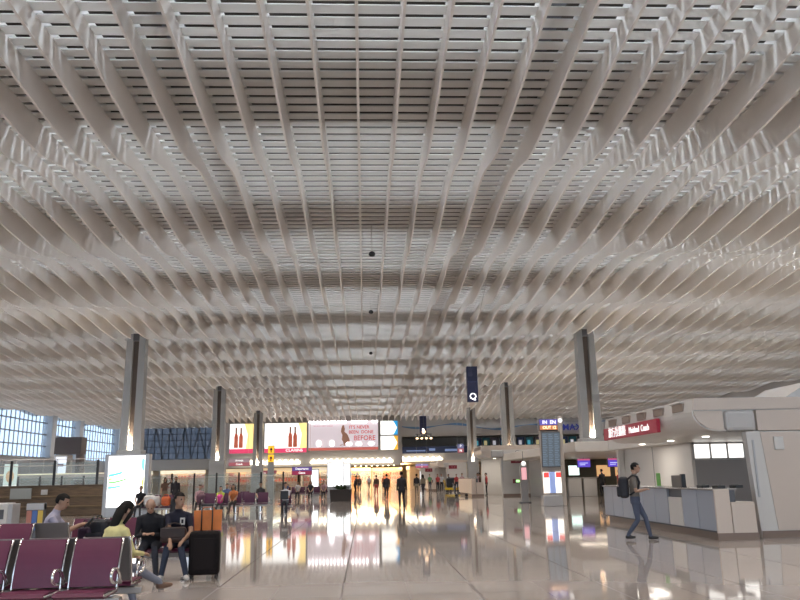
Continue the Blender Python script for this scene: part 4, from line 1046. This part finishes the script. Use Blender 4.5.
for (x, y, z, w, h, lab) in ((14.5, 50.6, 2.36, .84, .54, 'left blue and purple screen hanging over the check-in desks'), (16.55, 50.6, 2.36, .84, .54, 'right blue and purple screen hanging beside the kiosk post')):
    s = empty('hanging_screen', (x, 51.0, 1.93), 0, lab, 'screen', 'blue screens over the check-in desks')
    MB().rbox(-w / 2 - .03, w / 2 + .03, -.08, .08, -.03, h + .03, .02).build('screen_case', BLACK, s)
    MB().box(-w / 2, w / 2, -.095, -.08, 0, h).build('screen_face', glow('screen_blue', (.10, .06, .50), 1.0), s)
    MB().box(-w / 2, w / 2, -.10, -.094, h * .8, h).build('screen_header', glow('screen_red', (.5, .1, .2), .9), s)
    MB().box(-w * .35, w * .3, -.10, -.094, h * .45, h * .52).box(-w * .35, w * .1, -.10, -.094, h * .25, h * .32).build('screen_text', glow('screen_text', (.55, .6, 1), 1.2), s)
    MB().tube([(0, .0, h), (0, .0, .625)], .02, 6).build('screen_rod', DGREY, s)
tv = empty('television', (15.05, 55.6, 1.42), 0, 'bright teal and white television behind the leftmost check-in desk', 'television')
MB().rbox(-.42, .42, -.05, .05, -.05, .72, .02).build('case', BLACK, tv); MB().box(-.38, .38, -.06, -.05, 0, .67).build('screen_face', glow('tv_face', (.75, .95, .9), 1.5), tv); MB().box(-.05, .05, -.05, .05, -1.42, 0).build('stand', DGREY, tv)

# brown service booth and poster between the left windows
bo = empty('service_booth', (-23.9, 64, 0), 0, 'brown booth with white poster standing before the left windows', 'booth')
MB().rbox(-1.6, 1.7, -1, 1, 5.6, 7.6, .05).build('booth_head', mat('booth_brown', (.12, .10, .10), .5), bo)
MB().rbox(-1.5, .1, -.95, .9, 0, 5.55, .05).build('booth_body', WHITE, bo); MB().rbox(1.1, 1.6, -.9, .9, 0, 5.6, .04).build('booth_post', mat('booth_brown', (.12, .1, .1), .5), bo)
bo.scale = (.64, .64, .68)
MB().box(-1.3, .0, -1.0, -.95, 3.4, 5.3).build('booth_poster', glow('booth_poster', (.85, .88, 1), .9), bo)
MB().box(-1.0, -.3, -1.02, -1.0, 4.2, 4.5).build('poster_print', mat('poster_purple', (.25, .2, .4), .5), bo)
br = empty('footbridge', (-27.0, 60, 1.9), 0, 'pale footbridge with handrail behind the glass balustrade at left', 'footbridge')
MB().rbox(-9, 8.0, -.8, .8, 0, .35, .03).build('bridge_deck', WHITE, br); MB().box(-9, 8, -.82, -.8, .28, .36).build('bridge_light', glow('bridge_warm', (1, .8, .6), .7), br)
q = MB()
for i in range(18): q.box(-9 + i, -8.95 + i, -.78, -.74, .35, 1.4)
q.tube([(-9, -.76, 1.4), (8, -.76, 1.4)], .03, 6); q.build('bridge_rail', STEEL, br)
for sx in (-7, 6.5):
    MB().box(sx - .25, sx + .25, -.4, .4, -1.9, 0).build('bridge_pier', GREY, br)

# ================================================================== MIDDLE DISTANCE: BENCHES, PLANTER, CART
DPUR = mat('dark_purple_vinyl', (0.075, 0.014, 0.05), 0.45)
bench(-9.30, 35.2, 0, 3, 'purple bench with white luggage on it, right of the white lightbox', DPUR, far=True)
bench(-7.85, 38.4, 0, 1, 'single purple seat right of the luggage bench', DPUR, far=True)
bench(-6.05, 37.2, 0, 5, 'dark purple bench in the middle distance below the second column', DPUR, pitch=.62, far=True)
bench(-6.9, 41.5, 0, 3, 'dark purple bench behind the middle distance bench', DPUR, far=True)
bench(-4.6, 61.0, 0, 6, 'long dark bench in front of the bright white lightbox', DPUR, far=True)
p = empty('planter', (-1.63, 53, 0), 0, 'dark square planter with low shrub in front of the arcade', 'planter')
q = MB().add([(-.68, -.5, 0), (.68, -.5, 0), (.68, .5, 0), (-.68, .5, 0), (-.74, -.55, .78), (.74, -.55, .78), (.74, .55, .78), (-.74, .55, .78)], [(3, 2, 1, 0), (4, 5, 6, 7), (0, 1, 5, 4), (1, 2, 6, 5), (2, 3, 7, 6), (3, 0, 4, 7)])
q.build('planter_box', mat('planter_brown', (.035, .026, .022), .5), p)
q = MB()
for i in range(90):
    a = rnd.uniform(0, 6.28); t = rnd.uniform(.05, .75); h = rnd.uniform(.1, .42)
    d = Vector((math.cos(a), math.sin(a) * .6, 0)); s_ = Vector((-d.y, d.x, 0)).normalized() * .06
    b0 = Vector((0, 0, .75)) + d * t * .7; e_ = b0 + d * .2 + Vector((0, 0, h)); m_ = b0.lerp(e_, .5) + Vector((0, 0, .05))
    q.add([b0, m_ - s_, e_, m_ + s_], [(0, 1, 2, 3)])
q.build('shrub_leaves', mat('shrub_leaf', (.05, .08, .025), .6), p)
yc = empty('cleaning_cart', (8.55, 76, 0), R(-20), 'yellow cleaning cart with black bag before the third white kiosk', 'cart')
CY = mat('cart_yellow', (.65, .45, .02), .5)
MB().rbox(-.75, .75, -.32, .32, .22, .42, .05).build('cart_tray', CY, yc); MB().prism([(.3, .4), (1.0, .62), (.9, .4)], -.3, .3, 'y').build('cart_nose', CY, yc)
MB().rbox(-.6, .3, -.3, .3, .42, 1.4, .18, seg=3).build('cart_bag', BLACK, yc); MB().tube([(-.7, -.2, .4), (-.85, -.2, 1.1), (-.85, .2, 1.1), (-.7, .2, .4)], .03, 8).build('cart_handle', CY, yc)
for sx in (-.55, .55):
    for sy in (-.25, .25): MB().lathe([(.10, -.03), (.11, 0), (.10, .03)], n=14, M=Matrix.Translation((sx, sy, .11)) @ Matrix.Rotation(R(90), 4, 'X')).build('wheel', BLACK, yc)
lt_ = empty('luggage_trolley', (7.2, 58.5, 0), R(90), 'dark empty luggage trolley left of the second kiosk counter', 'trolley')
q = MB().tube([(-.3, -.45, .2), (-.3, .45, .2)], .03, 6).tube([(.3, -.45, .2), (.3, .45, .2)], .03, 6)
for i in range(5): q.tube([(-.3, -.4 + i * .2, .2), (.3, -.4 + i * .2, .2)], .02, 6)
q.build('trolley_deck', DGREY, lt_)
MB().tube([(-.3, .45, .2), (-.3, .6, 1.0), (.3, .6, 1.0), (.3, .45, .2)], .03, 8).build('trolley_handle', DGREY, lt_); MB().rbox(-.3, .3, .4, .6, .6, .8, .03).build('trolley_basket', DGREY, lt_)
for sx in (-.26, .26):
    for sy in (-.38, .38): MB().lathe([(.08, -.02), (.09, 0), (.08, .02)], n=12, M=Matrix.Translation((sx, sy, .09)) @ Matrix.Rotation(R(90), 4, 'Y')).build('wheel', BLACK, lt_)
# luggage on the benches
for (x, y, z, w, d_, h, c3, lab, nm) in ((-9.45, 34.95, .47, .5, .3, .55, (.6, .58, .56), 'white travel bag lying on purple bench right of the lightbox', 'travel_bag'), (-9.15, 34.95, .47, .34, .3, .50, (.55, .52, .5), 'pale bundle beside the white travel bag on purple bench', 'travel_bag'),
                                 (-8.25, 34.7, 0, .45, .3, .95, (.02, .02, .025), 'black duffel bag stood by the end of the luggage bench', 'duffel_bag'), (-8.74, 34.95, .47, .4, .3, .48, (.62, .12, .03), 'red-orange bag on the luggage bench, right of the pale bundle', 'duffel_bag'),
                                 (-7.85, 38.15, .47, .5, .3, .48, (.12, .05, .08), 'dark plum bag on the single purple seat', 'travel_bag'), (-6.75, 36.9, .47, .28, .3, .5, (.6, .04, .25), 'bright pink bag on the middle distance bench', 'handbag')):
    b = empty(nm, (x, y, z), .1, lab, 'bag')
    c4 = noisy(mat('bag_%.2f_%.2f' % c3[:2], c3, .6), 6, .2)
    MB().rbox(-w / 2, w / 2, -d_ / 2, d_ / 2, 0, h * .85, min(.12, d_ * .4), seg=3).build('bag_body', c4, b)
    MB().tube([(-w * .3, 0, h * .8), (-w * .2, 0, h), (w * .2, 0, h), (w * .3, 0, h * .8)], .014, 6).build('bag_handle', c4, b)

# ================================================================== PEOPLE FURTHER AWAY
C = lambda n, c: cloth(n, c)
DK = C('dark_suit', (.018, .017, .022)); DK2 = C('charcoal_wool', (.035, .033, .036)); WH = C('white_shirt', (.55, .55, .58)); GRN = C('green_shirt', (.10, .22, .10)); RED = C('red_shirt', (.38, .05, .05))
PNK = C('pink_shirt', (.42, .26, .28)); ORG = C('orange_shirt', (.5, .16, .05)); YG = C('lime_shirt', (.40, .48, .06)); BRN = C('brown_coat', (.12, .07, .05)); KH = C('khaki', (.22, .18, .13)); BLU = C('blue_shirt', (.10, .14, .28))
SITA = dict(pelvis=(0, -.12, .545), lf=(-.12, .36), rf=(.12, .36), lh=(-.09, .26, .62), rh=(.09, .26, .62), lpole=(-1, -.4, -.6), rpole=(1, -.4, -.6), sit=True, lean=.12)
W1 = dict(pelvis=(0, 0, .905), lf=(-.08, -.2), rf=(.08, .24), lf_z=.03); W2 = dict(pelvis=(0, 0, .905), lf=(-.08, .22), rf=(.08, -.18), rf_z=.03)
person('walking person in dark suit seen from behind near the arcade mouth', (1.84, 39.4, 0), .05, DK, DK, lf=(-.1, .06), rf=(.1, -.1), sleeves='long', H=1.76, voxel=.016)
person('dark-clothed person just ahead of the suited walker, at his left', (1.55, 56, 0), .1, DK2, DPANT, sleeves='long', **W1)
person('person in dark coat beside khaki-clad companion at the arcade mouth', (4.1, 62, 0), 0, DK, KH, sleeves='long', **W2)
person('long-haired person in khaki coat left of the third white kiosk', (4.75, 64, 0), .3, KH, DPANT, sleeves='long', hair='long', H=1.62, **W1)
person('person in green shirt left of the third white kiosk', (6.9, 83, 0), 2.8, GRN, DPANT, H=1.7)
person('person in red shirt standing before the third white kiosk', (7.1, 76, 0), 2.6, RED, DK, H=1.68)
person('person in white shirt between the red shirt and the cleaning cart', (7.65, 78, 0), 3.0, WH, DK, H=1.72)
person('cleaner in dark clothes bending beside the yellow cleaning cart', (8.45, 77.0, 0), 1.9, DK2, DPANT, lean=.35, sleeves='long', lh=(-.1, .4, .95), rh=(.1, .4, .95))
person('person in pink shirt right of the yellow cleaning cart', (9.1, 73, 0), 3.3, PNK, DPANT, H=1.74)
person('person in red top and dark trousers right of the cleaning cart', (8.75, 74.5, 0), 3.0, RED, DPANT, H=1.6)
person('person with red hair ornament walking in the golden arcade', (.95, 66, 0), .2, BRN, RED, sleeves='long', H=1.66, **W2)
person('person in brown coat deep in the golden arcade', (-.6, 84, 0), 3.0, BRN, DPANT, sleeves='long', **W1)
person('stooping dark person pulling a bag left of arcade mouth', (-.95, 72, 0), -1.2, DK, DK, sleeves='long', lean=.25, H=1.7)
person('person in orange shirt deep in the arcade at right', (2.2, 92, 0), 2.9, ORG, DPANT)
person('person in pale shirt deep in the arcade centre', (.5, 97, 0), 3.1, WH, KH, **W1)
person('dark figure deep in the arcade near its left shops', (-1.1, 106, 0), .1, DK2, DK, sleeves='long', **W2)
bench(-3.52, 35.0, 0, 1, 'single purple seat under the person in white shirt with folder', DPUR, far=True)
person('person in white shirt with dark folder seated right of the middle benches', (-3.52, 34.8, 0), R(180), WH, DPANT, pelvis=(0, -.12, .545), lf=(-.1, .36), rf=(.1, .36), lh=(-.05, .2, .75), rh=(.05, .2, .75), sit=True, H=1.68, voxel=.016)
fo = empty('document_folder', (-3.52, 34.45, .66), 0, 'dark folder on the lap of the person in white shirt', 'folder')
MB().rbox(-.17, .17, -.03, .03, 0, .36, .01).build('cover', BLACK, fo); MB().box(-.155, .155, -.02, .02, .355, .365).build('pages', mat('paper', (.8, .8, .8), .6), fo)
person('child in lime top seated on the middle distance bench', (-6.75, 36.95, 0), R(180), YG, DK2, H=1.45, **SITA)
person('long-haired woman in orange top seated by the child in lime', (-6.15, 36.95, 0), R(180), ORG, DK2, hair='long', H=1.6, **SITA)
person('dark-haired person seated behind on the second middle bench', (-5.45, 41.2, 0), R(180), DK2, DK, H=1.74, **SITA)
person('seated person in blue shirt on the second middle bench', (-7.2, 41.2, 0), R(180), BLU, DK, H=1.66, **SITA)
person('person in pink and grey seated on the single purple seat', (-8.0, 38.35, 0), R(180), PNK, DK2, sleeves='long', H=1.62, **SITA)
person('standing woman with dark hair by the far balustrade, arm raised', (-11.6, 46, 0), R(200), BRN, KH, hair='long', lh=(-.3, .12, 1.62), H=1.65)
person('person in black jacket over white shirt by the far balustrade', (-10.75, 45, 0), R(190), DK, DK, sleeves='long', H=1.74)
person('dark seated person on the luggage bench leaning forward', (-9.87, 34.98, 0), R(180), DK, DK2, H=1.64, **SITA)
for i, (x, m_, hh) in enumerate(((-6.1, BLU, 'short'), (-5.2, WH, 'short'), (-4.2, DK2, 'long'), (-3.2, PNK, 'short'))):
    person('seated person in %s on the long bench before the lightbox' % ['blue', 'white', 'charcoal with long hair', 'pink'][i], (x, 60.8, 0), R(180), m_, DK, hair=hh, H=1.62 + .03 * i, **SITA)
person('black-clothed person standing at the check-in desks beyond the column', (15.95, 51.9, 0), .4, DK, DK, sleeves='long', H=1.78, lh=(-.1, .35, 1.2))
person('red-topped person seated by the check-in desks', (16.9, 51.2, 0), 2.0, RED, DK, H=1.6)
person('staff member in pale jacket behind the far end of blue-grey counter', (9.2, 26.2, 0), R(75), WH, DK, sleeves='long', H=1.6)
for i, (x, y, m_) in enumerate(((9.4, 60.2, RED), (9.5, 62.5, DK), (9.5, 64.3, BRN), (9.6, 66.0, PNK))):
    person('staff member in %s behind the second kiosk counter' % ['red', 'black', 'brown', 'pink'][i], (x, y, 0), R(85), m_, DK, sleeves='long', H=1.60 + .02 * i)
